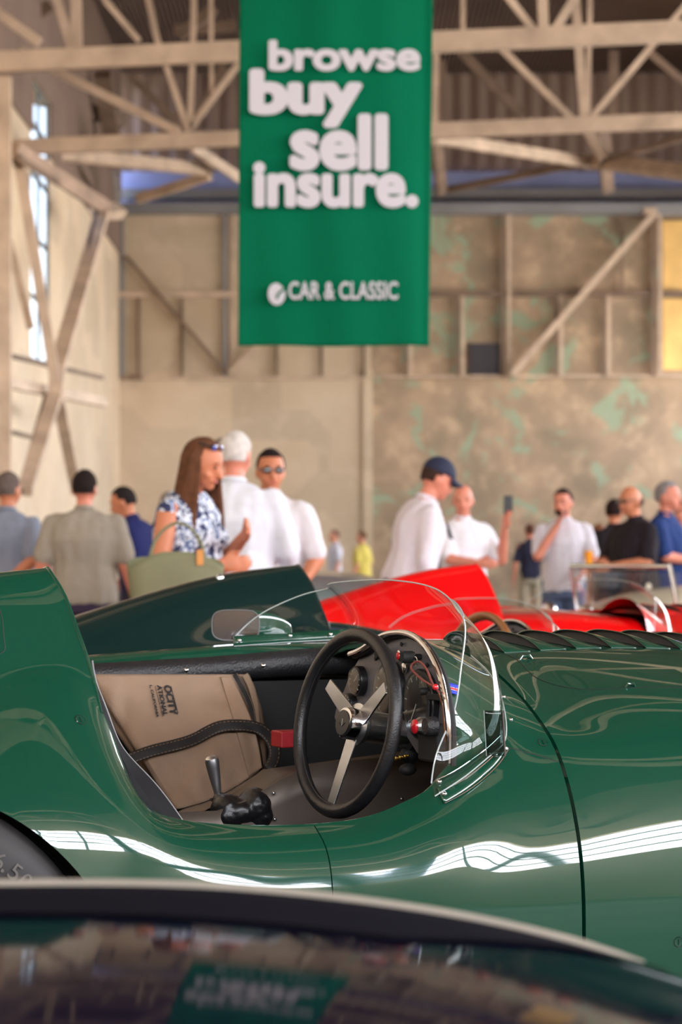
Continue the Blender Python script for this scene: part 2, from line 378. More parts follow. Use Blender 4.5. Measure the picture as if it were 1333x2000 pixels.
# ---------------- trusses ----------------
bthing('roof_truss', 'nearer beige steel roof truss crossing the top of the frame', 'truss', [
    (-60, 124, 33.9, 1400, 58, 32.8, 0.27, steel, 'chord'), (-60, 138, 33.95, 1400, 72, 32.9, 0.098, steel_d, 'chord'), (-60, -260, 34, 1400, -320, 33, 0.3, steel, 'chord'),
    (150, 95, 34, 145, -280, 34, 0.148), (140, 95, 34, 30, -280, 34, 0.123), (0, 28, 34, 78, 84, 34, 0.131), (-300, -260, 34, 0, 28, 34, 0.131),
    (1062, 58, 33, 1052, -290, 33, 0.139), (1040, 55, 33, 780, -280, 33, 0.098), (205, 0, 34, 272, 80, 34, 0.082), (205, 0, 34, 215, -260, 34, 0.082), (1084, 60, 33, 1300, -290, 33, 0.115), (540, 90, 33.5, 380, -280, 33.5, 0.115), (560, 90, 33.5, 760, -280, 33.5, 0.115)])
bthing('roof_truss', 'second beige steel roof truss just above the clerestory, behind the nearer one', 'truss', [
    (20, 288, 41, 1400, 234, 39.4, 0.25, steel, 'chord'), (20, 299, 41.05, 1400, 246, 39.45, 0.082, steel_d, 'chord'), (20, -40, 41, 1400, -90, 39.4, 0.25, steel, 'chord'),
    (115, 142, 41, 350, 258, 40.8, 0.139), (115, 142, 41, -100, 20, 41, 0.139), (305, 70, 40.8, 368, 255, 40.8, 0.107), (305, 70, 40.8, 280, -50, 40.8, 0.107), (378, 60, 40.8, 371, 250, 40.8, 0.098), (378, 60, 40.8, 380, -50, 40.8, 0.098), (412, -50, 40.8, 414, 180, 40.9, 0.074), (372, 250, 40.8, 470, 120, 40.8, 0.098),
    (975, 90, 39.8, 1118, 232, 39.7, 0.107), (1120, -70, 39.7, 1142, 240, 39.7, 0.139), (1155, -70, 39.7, 1148, 240, 39.7, 0.082), (1148, 240, 39.7, 1400, -60, 39.4, 0.098), (905, 90, 40, 905, -60, 40, 0.082),
    (853, 100, 40, 850, 262, 40, 0.098), (1260, 95, 39.6, 1400, 215, 39.6, 0.115, steel_d)])
bthing('roof_truss', 'far low roof bracing against the blue clerestory strip over the back wall', 'truss', [
    (95, 298, 47, 410, 332, 52, 0.24), (410, 343, 52, 270, 388, 54, 0.2), (375, 285, 50, 470, 350, 52, 0.2), (846, 268, 47, 1155, 318, 52, 0.22), (1155, 314, 52, 1400, 345, 46, 0.28),
    (1178, 250, 50, 1188, 372, 52, 0.25, steel_d, 'post'), (870, 372, 55, 1130, 320, 52, 0.148, steel_d), (850, 250, 50, 864, 375, 55, 0.22, steel_d, 'post'), (1140, 240, 50, 1180, 310, 50, 0.2), (1190, 310, 50, 1400, 250, 48, 0.123, steel_d),
    (225, 340, 50, 232, 400, 54, 0.148, steel_b, 'post')])
bthing('roof_truss', 'farthest brown roof members under the dark ceiling', 'truss', [
    (0, 170, 50, 240, 235, 54, 0.3, steel_d), (200, 145, 52, 225, 320, 54, 0.35, steel_d, 'post'), (255, 150, 50, 350, 240, 50, 0.148, steel_d), (440, 130, 50, 390, 225, 50, 0.2, steel_d),
    (900, 100, 50, 1020, 225, 50, 0.2, steel_d), (340, 60, 50, 460, 50, 50, 0.2, steel_d), (350, 70, 46, 420, 15, 46, 0.2, steel_d), (0, 80, 44, 100, 10, 44, 0.2, steel_d), (860, 120, 50, 862, 260, 50, 0.25, steel_d, 'post'), (1200, 100, 50, 1196, 250, 50, 0.2, steel_d, 'post')], steel_d)
# trusses over the near half of the hall, out of the frame but mirrored in the paintwork
for k, yy in enumerate((-5, 3, 11, 19.2)):
    r = empty('roof_truss', (0, yy, 0)); tag(r, ('first roof truss, overhead behind the camera position', 'roof truss directly above the foreground cars', 'roof truss above the red racing car', 'roof truss carrying the cables of the green banner')[k], 'truss', 'overhead trusses')
    mb = MB().beam((LX, 0, 8.3), (RX, 0, 8.3), 0.3); mb.beam((LX, 0, 11.6), (RX, 0, 11.6), 0.3); mb.obj('chord', steel, r, smooth=False)
    mb = MB(); x = LX
    while x < RX-2: mb.beam((x, 0, 8.3), (x+1.6, 0, 11.6), 0.16); mb.beam((x+1.6, 0, 11.6), (x+3.2, 0, 8.3), 0.16); x += 3.2
    mb.obj('brace', steel, r, smooth=False)

# ======================= THE BANNER =======================
BD = 19.0
def BPx(x, y, dd=0.0): return W(x, y, BD-dd)
bm_ = empty('hanging_banner', BPx(655, 675)); tag(bm_, 'tall green cloth banner with white lettering hung from the roof', 'banner')
L0 = bm_.location.copy()
nx, nz = 60, 90; G = []
for i in range(nx+1):
    a = i/nx; row = []
    for j in range(nz+1):
        b = j/nz; yb = 676-b*900; xl = 465.5+(676-yb)*0.004*0.9; xr = 839+(676-yb)*0.0105
        p = W(xl+(xr-xl)*a, yb-3*math.sin(a*9)*max(0, 1-b*6)*0.4, BD)
        amp = 0.012+0.02*b
        p.y += amp*math.sin(a*7.0+1.5*b)+0.010*math.sin(a*19+2.5*math.sin(2*b))+0.02*math.exp(-((a-0.97)/0.03)**2)
        row.append(p-L0)
    G.append(row)
cloth = MB().grid(G).obj('banner_cloth', mat('banner_green', (0,98,68), 0.9, noise_amt=0.04, scale=1.0, spec=0.1), bm_, solid=0.003)
white = mat('banner_white', (194,190,198), 0.8, noise_amt=0.0)
def btext(body, x0, x1, yt, yb, off, name='lettering'):
    p0 = W(x0, yb, BD-0.075)-L0; s = (BD-0.075)/F
    fm = Matrix.Translation(p0)@Matrix(((1,0,0,0),(0,0,-1,0),(0,1,0,0),(0,0,0,1)))
    return text_obj(name, body, white, 0.004, bm_, 0, ((x1-x0)*s, (yb-yt)*s), fm, 0.0, off)
btext('browse', 525, 822, 78, 139, 0.042); btext('buy', 487, 709, 134, 250, 0.055)
btext('sell', 566, 759, 222, 334, 0.045); btext('insure.', 495, 818, 316, 406, 0.045)
btext('CAR & CLASSIC', 564, 778, 550, 585, 0.022)
mb = MB(); s = (BD-0.07)/F; c = W(541, 572, BD-0.07)-L0; poly = []
for k in range(28):
    a = 2*math.pi*k/28; r = 17*s*(1+0.22*max(0, -math.sin(a))**2-0.12*max(0, math.cos(a-0.9))**6)
    poly.append(c+Vector((r*math.cos(a), 0, r*1.15*math.sin(a))))
mb.prism(poly, (0, 0.005, 0)).obj('shell_emblem', white, bm_, smooth=False)
mb = MB(); gm = MATS['banner_green']
mb.tube(smooth_line([c+Vector((x*s, -0.006, z*s)) for x, z in ((16, 9), (8, 2), (2, -4), (1, -12))], 12), 2.2*s, 6)
mb.obj('emblem_notch', gm, bm_)
MB().beam(W(440, -232, BD)-L0, W(880, -232, BD)-L0, 0.06).obj('hanging_pole', steel, bm_, smooth=False)
mb = MB(); mb.tube([W(480, -232, BD)-L0, W(480, -682, BD)-L0], 0.01, 6); mb.tube([W(840, -232, BD)-L0, W(840, -682, BD)-L0], 0.01, 6); mb.obj('cable', steel_b, bm_)
# ======================= THE GREEN RACING CAR =======================
green = mat('racing_green', (2,60,43), 0.4, coat=1.0, noise_amt=0.0, spec=0.12)
black = mat('matt_black', (16,16,17), 0.7, noise_amt=0.1)
leather = mat('black_leather', (30,29,31), 0.42, noise_amt=0.15, scale=40, bump=0.35, bscale=220)
chrome = mat('chrome', (215,215,218), 0.12, metal=1.0, noise_amt=0)
alu = mat('brushed_aluminium', (190,192,196), 0.28, metal=1.0, noise_amt=0.08, scale=30)
tinpanel = mat('cockpit_aluminium', (88,78,70), 0.45, metal=0.5, noise_amt=0.12, scale=9)
rubber = mat('tyre_rubber', (38,36,36), 0.62, noise_amt=0.15, scale=12)
white_p = mat('white_piping', (120,118,118), 0.5, noise_amt=0)
seamm = mat('seam_dark', (6,22,17), 0.6, noise_amt=0)
clear = perspex()
# stations: u offset default, 25 section controls (v, z) from the near sill over the top to the far sill
farS = [(1.38,.885),(1.445,.78),(1.48,.63),(1.49,.44),(1.46,.29),(1.42,.17)]
def ST_(u, near, mid, far, us=None):
    pts = near+mid+far; assert len(pts) == 25, (u, len(pts))
    us = us or {}
    return (u, [(us.get(k, u), p[0], p[1]) for k, p in enumerate(pts)])
def sc_far(f, dz=0, dv=0): return [(a+dv, b+dz) for a, b in f]
S = []
headmid = lambda z, w_: None
# rows 0-6 near side, 7-17 top, 18 far rim, 19-24 far side
S.append(ST_(-2.05, [(.42,.32),(.40,.38),(.39,.44),(.40,.50),(.42,.54),(.45,.57),(.49,.60)],
   [(.52,.61),(.55,.62),(.58,.625),(.62,.63),(.66,.632),(.70,.632),(.75,.63),(.80,.63),(.86,.625),(.92,.62),(.98,.61)], [(1.02,.60),(1.06,.57),(1.09,.54),(1.11,.50),(1.12,.44),(1.11,.38),(1.08,.32)]))
S.append(ST_(-1.75, [(.18,.2),(.13,.3),(.11,.42),(.12,.52),(.15,.60),(.20,.66),(.27,.71)],
   [(.30,.73),(.33,.75),(.36,.765),(.39,.775),(.42,.78),(.47,.775),(.53,.765),(.60,.755),(.72,.75),(.92,.745),(1.1,.73)], [(1.23,.71),(1.31,.66),(1.36,.59),(1.39,.50),(1.40,.42),(1.38,.3),(1.33,.2)]))
S.append(ST_(-1.35, [(.08,.17),(.05,.3),(.035,.42),(.045,.54),(.07,.65),(.115,.745),(.20,.815)],
   [(.245,.845),(.28,.875),(.315,.90),(.355,.915),(.40,.92),(.45,.912),(.50,.89),(.56,.86),(.66,.84),(.9,.84),(1.13,.84)], [(1.28,.82),(1.38,.76),(1.43,.67),(1.465,.56),(1.475,.44),(1.45,.29),(1.40,.17)]))
S.append(ST_(-.95, [(.07,.17),(.04,.3),(.028,.44),(.035,.56),(.058,.665),(.10,.765),(.195,.855)],
   [(.245,.905),(.285,.955),(.325,1.0),(.365,1.028),(.405,1.04),(.452,1.028),(.50,.985),(.55,.92),(.65,.88),(.9,.875),(1.13,.88)], [(1.29,.865),(1.39,.82),(1.44,.73),(1.475,.6),(1.485,.44),(1.46,.29),(1.41,.17)]))
S.append(ST_(-.65, [(.065,.17),(.038,.3),(.026,.44),(.029,.56),(.044,.662),(.080,.752),(.193,.862)],
   [(.248,.935),(.288,1.005),(.325,1.060),(.365,1.10),(.408,1.112),(.455,1.10),(.50,1.05),(.54,.965),(.63,.90),(.9,.89),(1.14,.90)], [(1.295,.885),(1.385,.835),(1.44,.74),(1.477,.6),(1.487,.44),(1.46,.29),(1.415,.17)]))
S.append(ST_(-.385, [(.062,.17),(.036,.3),(.025,.45),(.028,.56),(.041,.652),(.076,.738),(0.205,0.877)],
   [(.26,0.969),(.30,1.033),(.335,1.084),(.375,1.131),(.412,1.136),(.460,1.125),(.50,1.08),(.54,.99),(.62,.92),(.9,.895),(1.14,.905)], [(1.30,.905),(1.385,.845),(1.44,.75),(1.478,.61),(1.488,.44),(1.46,.29),(1.415,.17)],
   {6:-0.379, 7:-0.386, 8:-0.398, 9:-0.407, 10:-0.425, 11:-0.424, 12:-.424, 13:-.415, 14:-.40, 15:-.385, 16:-.38, 17:-.38, 18:-.38}))
def nearrows(E, sh=0.0, k3=.545, k4=.608, k5=.652):
    return [(.06,.17),(.036,.3),(.026,.44),(.030,k3),(.041,k4),(.068,k5),E]
dmy = lambda E: [(E[0]+.02, E[1]+.012),(E[0]+.05, E[1]+.03)]+[(E[0]+.1+.08*k, .9) for k in range(9)]
def cock(u, E, far, uE=None, **k): S.append(ST_(u, nearrows(E, **k), dmy(E), far, {6: uE, 5: (u+uE)/2, 7: uE} if uE is not None else None))
fr_ = lambda v, z: [(v, z)]+farS
cock(-.335, (.175,.79), fr_(1.30,.905), -.352, k3=.55, k4=.632, k5=.70)
cock(-.29, (.150,.724), fr_(1.30,.905), -.326, k4=.620, k5=.675)
cock(-.235, (.137,.692), fr_(1.30,.906), -.275, k4=.610, k5=.658)
cock(-.18, (.128,.680), fr_(1.30,.908), -.215, k4=.605, k5=.650)
cock(-.10, (.120,.672), fr_(1.30,.910), -.116, k3=.54, k4=.598, k5=.643)
cock(.03, (.118,.671), fr_(1.30,.918), .029, k3=.54, k4=.597, k5=.643)
cock(.13, (.120,.684), fr_(1.30,.928), .126, k3=.54, k4=.60, k5=.650)
cock(.20, (.124,.706), fr_(1.30,.935), .192, k3=.545, k4=.607, k5=.665)
cock(.245, (.132,.730), fr_(1.30,.940), .241, k3=.545, k4=.612, k5=.677)
S.append(ST_(.28, nearrows((.145,.765), k3=.545, k4=.606, k5=.682),
   [(.158,.822),(.168,.882),(.198,.945),(.262,.992),(.34,1.012),(.43,1.010),(.52,.985),(.60,.945),(.72,.918),(.95,.93),(1.15,.945)], fr_(1.30,.945)))
S.append(ST_(.38, [(.06,.17),(.036,.3),(.026,.44),(.031,.55),(.046,.618),(.078,.698),(.14,.78)],
   [(.165,.83),(.195,.875),(.235,.918),(.29,.952),(.36,.975),(.44,.982),(.53,.975),(.63,.963),(.78,.955),(.98,.958),(1.16,.957)], fr_(1.30,.945)))
S.append(ST_(.505, [(.06,.17),(.036,.3),(.026,.44),(.031,.55),(.046,.624),(.078,.707),(.132,.787)],
   [(.178,.822),(.228,.852),(.285,.88),(.35,.907),(.42,.932),(.51,.955),(.62,.968),(.75,.975),(.92,.975),(1.08,.966),(1.20,.95)], fr_(1.30,.925)))
S.append(ST_(.70, [(.06,.17),(.036,.3),(.026,.44),(.031,.55),(.046,.632),(.077,.716),(.128,.79)],
   [(.172,.828),(.222,.858),(.28,.885),(.35,.91),(.425,.933),(.52,.955),(.63,.969),(.75,.976),(.90,.974),(1.06,.962),(1.20,.938)], fr_(1.31,.90)))
S.append(ST_(1.0, [(.06,.17),(.036,.3),(.026,.44),(.034,.56),(.052,.65),(.082,.73),(.128,.80)],
   [(.172,.837),(.222,.866),(.28,.89),(.35,.913),(.425,.934),(.52,.955),(.63,.968),(.75,.975),(.90,.972),(1.06,.958),(1.20,.934)], fr_(1.31,.895)))
S.append(ST_(1.4, [(.07,.17),(.04,.3),(.03,.44),(.038,.58),(.056,.67),(.09,.75),(.14,.81)],
   [(.18,.84),(.23,.86),(.28,.875),(.35,.89),(.425,.905),(.52,.92),(.63,.93),(.75,.935),(.90,.932),(1.06,.92),(1.20,.895)], [(1.31,.865),(1.38,.82),(1.435,.74),(1.465,.62),(1.475,.44),(1.45,.29),(1.40,.17)]))
S.append(ST_(1.85, [(.16,.17),(.12,.27),(.10,.38),(.11,.50),(.13,.60),(.17,.68),(.22,.73)],
   [(.26,.75),(.31,.765),(.36,.775),(.42,.785),(.48,.79),(.56,.795),(.65,.80),(.75,.80),(.88,.80),(1.02,.79),(1.13,.77)], [(1.22,.74),(1.29,.69),(1.34,.61),(1.37,.51),(1.38,.38),(1.36,.27),(1.32,.17)]))
S.append(ST_(2.2, [(.42,.24),(.39,.28),(.37,.33),(.38,.38),(.40,.43),(.43,.47),(.46,.50)],
   [(.49,.51),(.52,.52),(.55,.525),(.59,.53),(.63,.532),(.68,.534),(.73,.535),(.79,.535),(.85,.532),(.91,.53),(.97,.52)], [(1.02,.50),(1.06,.47),(1.09,.43),(1.11,.38),(1.12,.33),(1.10,.28),(1.07,.24)]))
us = [s[0] for s in S]; P0 = np.array([s[1] for s in S])          # (station, row, 3)
# dense columns, keeping every station as a column
cols = []
for a, b in zip(us[:-1], us[1:]):
    n = max(2, int(round((b-a)/0.016))); cols += [a+(b-a)*i/n for i in range(n)]
cols.append(us[-1]); cols = np.array(cols)
iR, iD = us.index(-.385), us.index(.28)                            # rear and front ends of the cockpit opening
Q = np.zeros((len(cols), 25, 3))
for r in range(25):
    if r <= 5 or r >= 18: Q[:, r] = ncs(us, P0[:, r], cols)
    elif r == 6:
        Q[:, r] = ncs(us, P0[:, r], cols)
    else:
        a = cols <= us[iR]+1e-9; c = cols >= us[iD]-1e-9; m_ = ~(a | c)
        Q[a, r] = ncs(us[:iR+1], P0[:iR+1, r], cols[a]); Q[c, r] = ncs(us[iD:], P0[iD:, r], cols[c])
        Q[m_, r] = np.stack([np.interp(cols[m_], us[iR:iD+1], P0[iR:iD+1, r, k]) for k in range(3)], 1)
SUB = 6; rq = np.linspace(0, 24, 24*SUB+1)
Gd = ncs(np.arange(25.), Q.transpose(1, 0, 2), rq).transpose(1, 0, 2)   # (col, row, 3)
# arches: cut the lower rows away above each wheel
cP = int(np.argmin(abs(cols-.49)))
ARCH = [(-.80, .356, .415, 0), (1.35, .33, .40, 0)]
R6 = 6*SUB; R18 = 18*SUB
def relax(G, it, lock):
    for _ in range(it):
        N = G.copy(); N[1:-1, 1:-1] = 0.5*G[1:-1, 1:-1]+0.125*(G[2:, 1:-1]+G[:-2, 1:-1]+G[1:-1, 2:]+G[1:-1, :-2])
        N[lock] = G[lock]; G = N
    return G
cR = int(np.argmin(abs(cols-us[iR]))); cD = int(np.argmin(abs(cols-us[iD])))
lock = np.zeros(Gd.shape[:2], bool); lock[cR:cD+1, R6-1:R18+1] = True
Gd = relax(Gd, 14, lock)
for uc, zc, R, _ in ARCH:
    for i, u in enumerate(cols):
        if abs(u-uc) < R:
            za = zc+math.sqrt(R*R-(u-uc)**2)
            for side in (0, 1):
                idx = list(range(0, R6+1)) if side == 0 else list(range(len(rq)-1, R18-1, -1))
                zz = Gd[i, idx, 2]; k = int(np.searchsorted(zz, za))
                if 0 < k < len(idx)-1:
                    f = (za-zz[k-1])/(zz[k]-zz[k-1]+1e-9)
                    Gd[i, idx[:k]] = Gd[i, idx[k-1]]*(1-f)+Gd[i, idx[k]]*f
def build_car_body(paint, root, names=('rear_body', 'side_body', 'front_clamshell')):
    c1 = int(np.argmin(abs(cols-0.0))); c2 = int(np.argmin(abs(cols-.505))); res = []
    for nm, (a, b) in zip(names, ((0, c1), (c1, c2), (c2, len(cols)-1))):
        sub = Gd[a:b+1].copy()
        g = 0.0022 if nm != 'x' else 0
        if a > 0: sub[0, :, 0] += (0.0040 if a == c2 else 0.0012)
        if b < len(cols)-1: sub[-1, :, 0] -= (0.0040 if b == c2 else 0.0012)
        mb = MB(); m = sub.shape[1]; mb.v = [tuple(p) for p in sub.reshape(-1, 3)]
        for i in range(sub.shape[0]-1):
            for j in range(m-1):
                if (cR <= a+i < cD and R6 <= j < R18) or (cD <= a+i < cP and 14*SUB <= j < R18): continue
                mb.f.append((i*m+j, i*m+j+1, (i+1)*m+j+1, (i+1)*m+j))
        # turned-in flanges along the seams
        for e_, dx in ((0, 1), (sub.shape[0]-1, -1)):
            if (e_ == 0 and a == 0) or (e_ != 0 and b == len(cols)-1): continue
            base = len(mb.v); cen = np.array([sub[e_, 0, 0], .75, .45])
            rr = [j for j in range(m) if not (cR <= a+e_ <= cD-1 and R6 < j < R18)]
            row = sub[e_]; inn = row+(cen-row)/np.linalg.norm(cen-row, axis=1, keepdims=True)*0.014
            inn[:, 0] = row[:, 0]
            vs = [tuple(p) for p in row]+[tuple(p) for p in inn]; mb.v += vs
            for j in range(m-1):
                if j in rr and j+1 in rr: mb.f.append((base+j, base+j+1, base+m+j+1, base+m+j))
        if b == len(cols)-1:    # closed nose
            mb.v.append((2.24, .75, .38)); k = len(mb.v)-1; e_ = sub.shape[0]-1
            for j in range(m-1): mb.f.append((e_*m+j, e_*m+j+1, k))
        if a == 0:
            mb.v.append((-2.09, .75, .48)); k = len(mb.v)-1
            for j in range(m-1): mb.f.append((j+1, j, k))
        me = bpy.data.meshes.new(nm); me.from_pydata(mb.v, [], mb.f); me.update(); me.materials.append(paint)
        bm = bmesh.new(); bm.from_mesh(me); bmesh.ops.remove_doubles(bm, verts=bm.verts[:], dist=1e-5); bmesh.ops.delete(bm, geom=[v for v in bm.verts if not v.link_faces], context='VERTS')
        bmesh.ops.recalc_face_normals(bm, faces=bm.faces[:]); bm.to_mesh(me); bm.free()
        me.polygons.foreach_set('use_smooth', [True]*len(me.polygons))
        try: me.set_sharp_from_angle(angle=math.radians(50))
        except Exception: pass
        o = bpy.data.objects.new(nm, me); COL.objects.link(o); o.parent = root; res.append(o)
    return res
car = empty('racing_car', (0, OY, 0), TH)
tag(car, 'glossy green open racing car with a tall headrest fairing, in sharp focus in front', 'car')
body = build_car_body(green, car)
vv = []; ff = []
for o in body:
    b0 = len(vv); vv += [v.co.copy() for v in o.data.vertices]; ff += [tuple(i+b0 for i in p.vertices) for p in o.data.polygons]
bvh = BVHTree.FromPolygons(vv, ff)
CAMl = w2loc(Vector((0, 0, CH)))
def onbody(x, y, lift=0.0):
    q = w2loc(W(x, y, 5.0)); d = (q-CAMl).normalized(); h = bvh.ray_cast(CAMl, d)
    if h[0] is None: return pv(x, y, .3), Vector((0,-1,0))
    n = h[1] if h[1].dot(d) < 0 else -h[1]
    return h[0]+n*lift, n
def topz(u, v, default=.9):
    h = bvh.ray_cast(Vector((u, v, 2)), Vector((0,0,-1))); return h[0].z if h[0] else default
# ---- panel seams drawn along the surface
def seam(pts, r, m, name='panel_seam', parent=car, n=40, lift=-0.0004):
    xs = smooth_line([(x, y, 0) for x, y in pts], n)
    return MB().tube([onbody(p.x, p.y, lift)[0] for p in xs], r, 6).obj(name, m, parent)
seam([(926,1258),(965,1272),(1012,1290),(1040,1318),(1075,1335),(1130,1346),(1220,1344),(1345,1343)], 0.0016, seamm)
seam([(988,1458),(1020,1467),(1060,1478),(1096,1490)], 0.0012, seamm)
seam([(0,1276),(7,1272),(8,1250),(5,1216),(0,1190)], 0.0012, seamm)
# ---- dzus fasteners and catches
def fastener(x, y, r=0.010, parent=car):
    p, n = onbody(x, y, 0.0006); up = Vector((0,0,1)); a = (up-n*up.dot(n)).normalized(); b = n.cross(a)
    mb = MB().lathe([(r*.35, 0.0), (r*.86, 0.0006), (r, -0.001)], p, n, 20); o = mb.obj('fastener', green, parent)
    s = MB().beam(p+a*r*.6+n*.0012, p-a*r*.6+n*.0012, 0.0012); s.obj('slot', seamm, o, smooth=False)
    ring = MB().tube([p+(a*math.cos(t)+b*math.sin(t))*r for t in np.linspace(0, 2*math.pi, 24)[:-1]], 0.0006, 5, closed=True); ring.obj('rim', seamm, o)
    return o
for x, y in ((157,1406),(1061,1450),(1326,1840)): fastener(x, y)
def catch(x, y, s=1.0):
    p, n = onbody(x, y, 0.001); t = Vector((1,0,0)); t = (t-n*t.dot(n)).normalized(); b = n.cross(t)
    pts = [p+t*a*s+b*c*s+n*h for a, c, h in ((-.013,-.004,.0),(-.008,-.002,.007),(0,0,.005),(.008,-.002,.007),(.013,-.004,.0),(.010,.004,0),(0,.003,.004),(-.010,.004,0))]
    MB().tube(pts, 0.0022, 8, closed=True).obj('bonnet_catch', green, car)
catch(1027, 1287); catch(1231, 1341, .8)
# ---- bonnet louvres: nine raised scoops opening towards the cockpit
def louvre(u0):
    L = 0.15; vc = .71; G = []; back = []
    for j in range(33):
        t = -1+2*j/32; v = vc+t*L; hgt = 0.022*(1-abs(t)**3.2); row = []
        for i in range(9):
            s = i/8; u = u0+0.060*s+0.010*abs(t)**2.2
            zb = topz(u, v); row.append((u, v, zb+0.0005+hgt*(1-s)**0.55*(1.0)))
        G.append(row); u = u0+.006+0.012*abs(t)**2.2
        zt = topz(u, v); back.append([(u-.005, v, zt+0.0008), (u+.004, v, zt+0.001+hgt*.90)])
    o = MB().grid(G).obj('louvre', green, body[2], solid=0.0015)
    MB().grid(back).obj('louvre_shade', black, o)  # black sheet in the mouth stands for the shade inside the scoop
for k in range(10): louvre(.60+.085*k)
# ---- dark lining of the cockpit, scuttle beam, bulkheads, tunnel
inner = mat('cockpit_black', (12,12,13), 0.8, noise_amt=0.1)
mb = MB(); mb.box((-.37, .09, .18), (.95, 1.38, .2)); mb.box((.93, .12, .2), (.95, 1.36, .88)); mb.box((-.40, .16, .2), (-.375, 1.36, .80))
mb.box((-.37, 1.275, .2), (.93, 1.30, .87)); mb.box((-.37, .085, .2), (.93, .10, .60)); mb.obj('cockpit_lining', inner, car, smooth=False)
tn = MB(); sec = [(.60,.2),(.60,.60),(.615,.655),(.65,.69),(.70,.70),(.80,.70),(.84,.66),(.85,.2)]
G = [[(u, v, z+((.035*max(0,(u-.05))/.4-.075*min(1, max(0, (.16-u)/.12))) if z > .5 else 0)) for v, z in sec] for u in (-.3, 0, .04, .1, .16, .2, .35, .6, .93)]
tunnel = tn.grid(G).obj('transmission_tunnel', tinpanel, car)
# the panel beside the driver's leg seen under the wheel
G = [[(u, .57+.05*max(0, .2-u)-.0*k, .40+(.33+.06*max(0, u-.05))*k/6) for k in range(7)] for u in np.linspace(-.22, .9, 18)]
G = [[Vector((p[0], p[1], .40+(p[2]-.40)*(.76+.24*min(1, max(0, (u_-.0)/.16))))) for p in r_] for u_, r_ in zip(np.linspace(-.22, .9, 18), G)]
pan = MB().grid(G).obj('side_panel', tinpanel, car, solid=0.004)
def rivet(p, n, r=0.004, parent=car, m=chrome, name='rivet'):
    return MB().lathe([(r*1.0, 0), (r*.96, r*.35), (r*.7, r*.75), (r*.25, r*.95)], p, n, 14).obj(name, m, parent)
for x, y in ((535,1549),(537,1600),(785,1560)):
    p = ray_plane(x, y, (0,.565,0), Vector((0,1,0))); rivet(p, (0,-1,0), .0035, pan, alu)
# ---- black padded roll along the far rim, with studs, and its green lip
G = []
for i in range(60):
    x = 150+(700-150)*i/59; row = []
    yt = np.interp(x, [150,185,400,640,700], [1300,1297,1285,1265,1262]); ybm = np.interp(x, [150,185,400,520,640,700], [1358,1352,1334,1324,1318,1316])
    a = pv(x, yt, 1.30); b = pv(x, ybm, 1.25); h = (a.z-b.z)/2; c = (a+b)/2+Vector((0, .01, 0))
    for k in range(15):
        t = math.pi*(-.55+1.45*k/14)
        row.append(c+Vector((0, -.034*math.cos(t), -h*1.06*math.sin(t) if False else h*math.sin(-t)*1.0)))
    G.append(row)
roll = MB().grid(G).obj('padded_roll', leather, car, solid=0.006)
for x, y in ((216,1323),(364,1309),(514,1300)):
    p = pv(x, y, 1.238); rivet(p, (0,-1,.15), .0055, roll, chrome, 'stud')
G = []
for x in np.linspace(150, 720, 40):
    yo = np.interp(x, [150,180,455,640,720], [1290,1287,1266,1262,1255]); yi = np.interp(x, [150,185,400,640,720], [1302,1300,1288,1267,1262])
    a = pv(x, yo-8, 1.325); b = pv(x, yo, 1.295); c = pv(x, yi, 1.278); G.append([a+Vector((0,.02,-.004)), a, b, c, c+Vector((0,.006,-.012))])
MB().grid(G).obj('cockpit_lip', green, car, angle=70)
# ---- rolled edge along the near sill of the opening
E6 = [Vector(Gd[i, R6]) for i in range(cR, cD+1)]
MB().tube([p+Vector((0,.002,-.003)) for p in E6], 0.0035, 8).obj('rolled_edge', green, car)
ER = [Vector(Gd[cR, j]) for j in range(R6, R18+1, 2)]
MB().tube([p+Vector((-.002,0,-.001)) for p in ER], 0.0035, 8).obj('rolled_edge', green, car)
# ---- seat: black back panel edged in white piping, just inside the rear corner
pipe = [(180,1290,.275),(190,1340,.27),(198,1360,.265),(215,1405,.26),(239,1460,.25),(266,1492,.245),(296,1523,.235),(330,1565,.22),(364,1614,.21)]
edge = [(165,1285,.31),(178,1335,.29),(190,1390,.28),(215,1445,.26),(236,1515,.24),(260,1560,.225),(300,1600,.21),(330,1615,.2)]
A = smooth_line([pv(*p) for p in pipe], 40); B = smooth_line([pv(*p)+Vector((-.02,.0,0)) for p in edge], 40)
G = [[b+Vector((-.03,.04,0)), b, a*.5+b*.5+Vector((.004,-.012,0)), a, a+Vector((.0,.03,-.002)), a+Vector((-.02,.2,-.0)), a+Vector((-.03,.30,0))] for a, b in zip(A, B)]
smoothleather = mat('seat_leather', (24,23,25), 0.5, noise_amt=0.1, scale=20, spec=.15)
seat = MB().grid(G).obj('seat_back', smoothleather, car, solid=0.004)
MB().tube(A, 0.0022, 8).obj('piping', white_p, seat)
# ---- dashboard
DU = .286
dsh = [pu(x, y, DU) for x, y in ((876,1475),(874,1425),(868,1375),(857,1325),(840,1285),(818,1256),(793,1243),(765,1241),(742,1246),(720,1262),(700,1290),(684,1318),(672,1350),(660,1372),(654,1400),(662,1425),(720,1415),(760,1410),(790,1430),(815,1470),(850,1485))]
dashm = mat('dashboard_grey', (104,102,106), 0.45, metal=0.3, noise_amt=0.05, scale=20)
dash = MB().prism(dsh, (.006, 0, 0)).obj('dashboard', dashm, car, smooth=False)
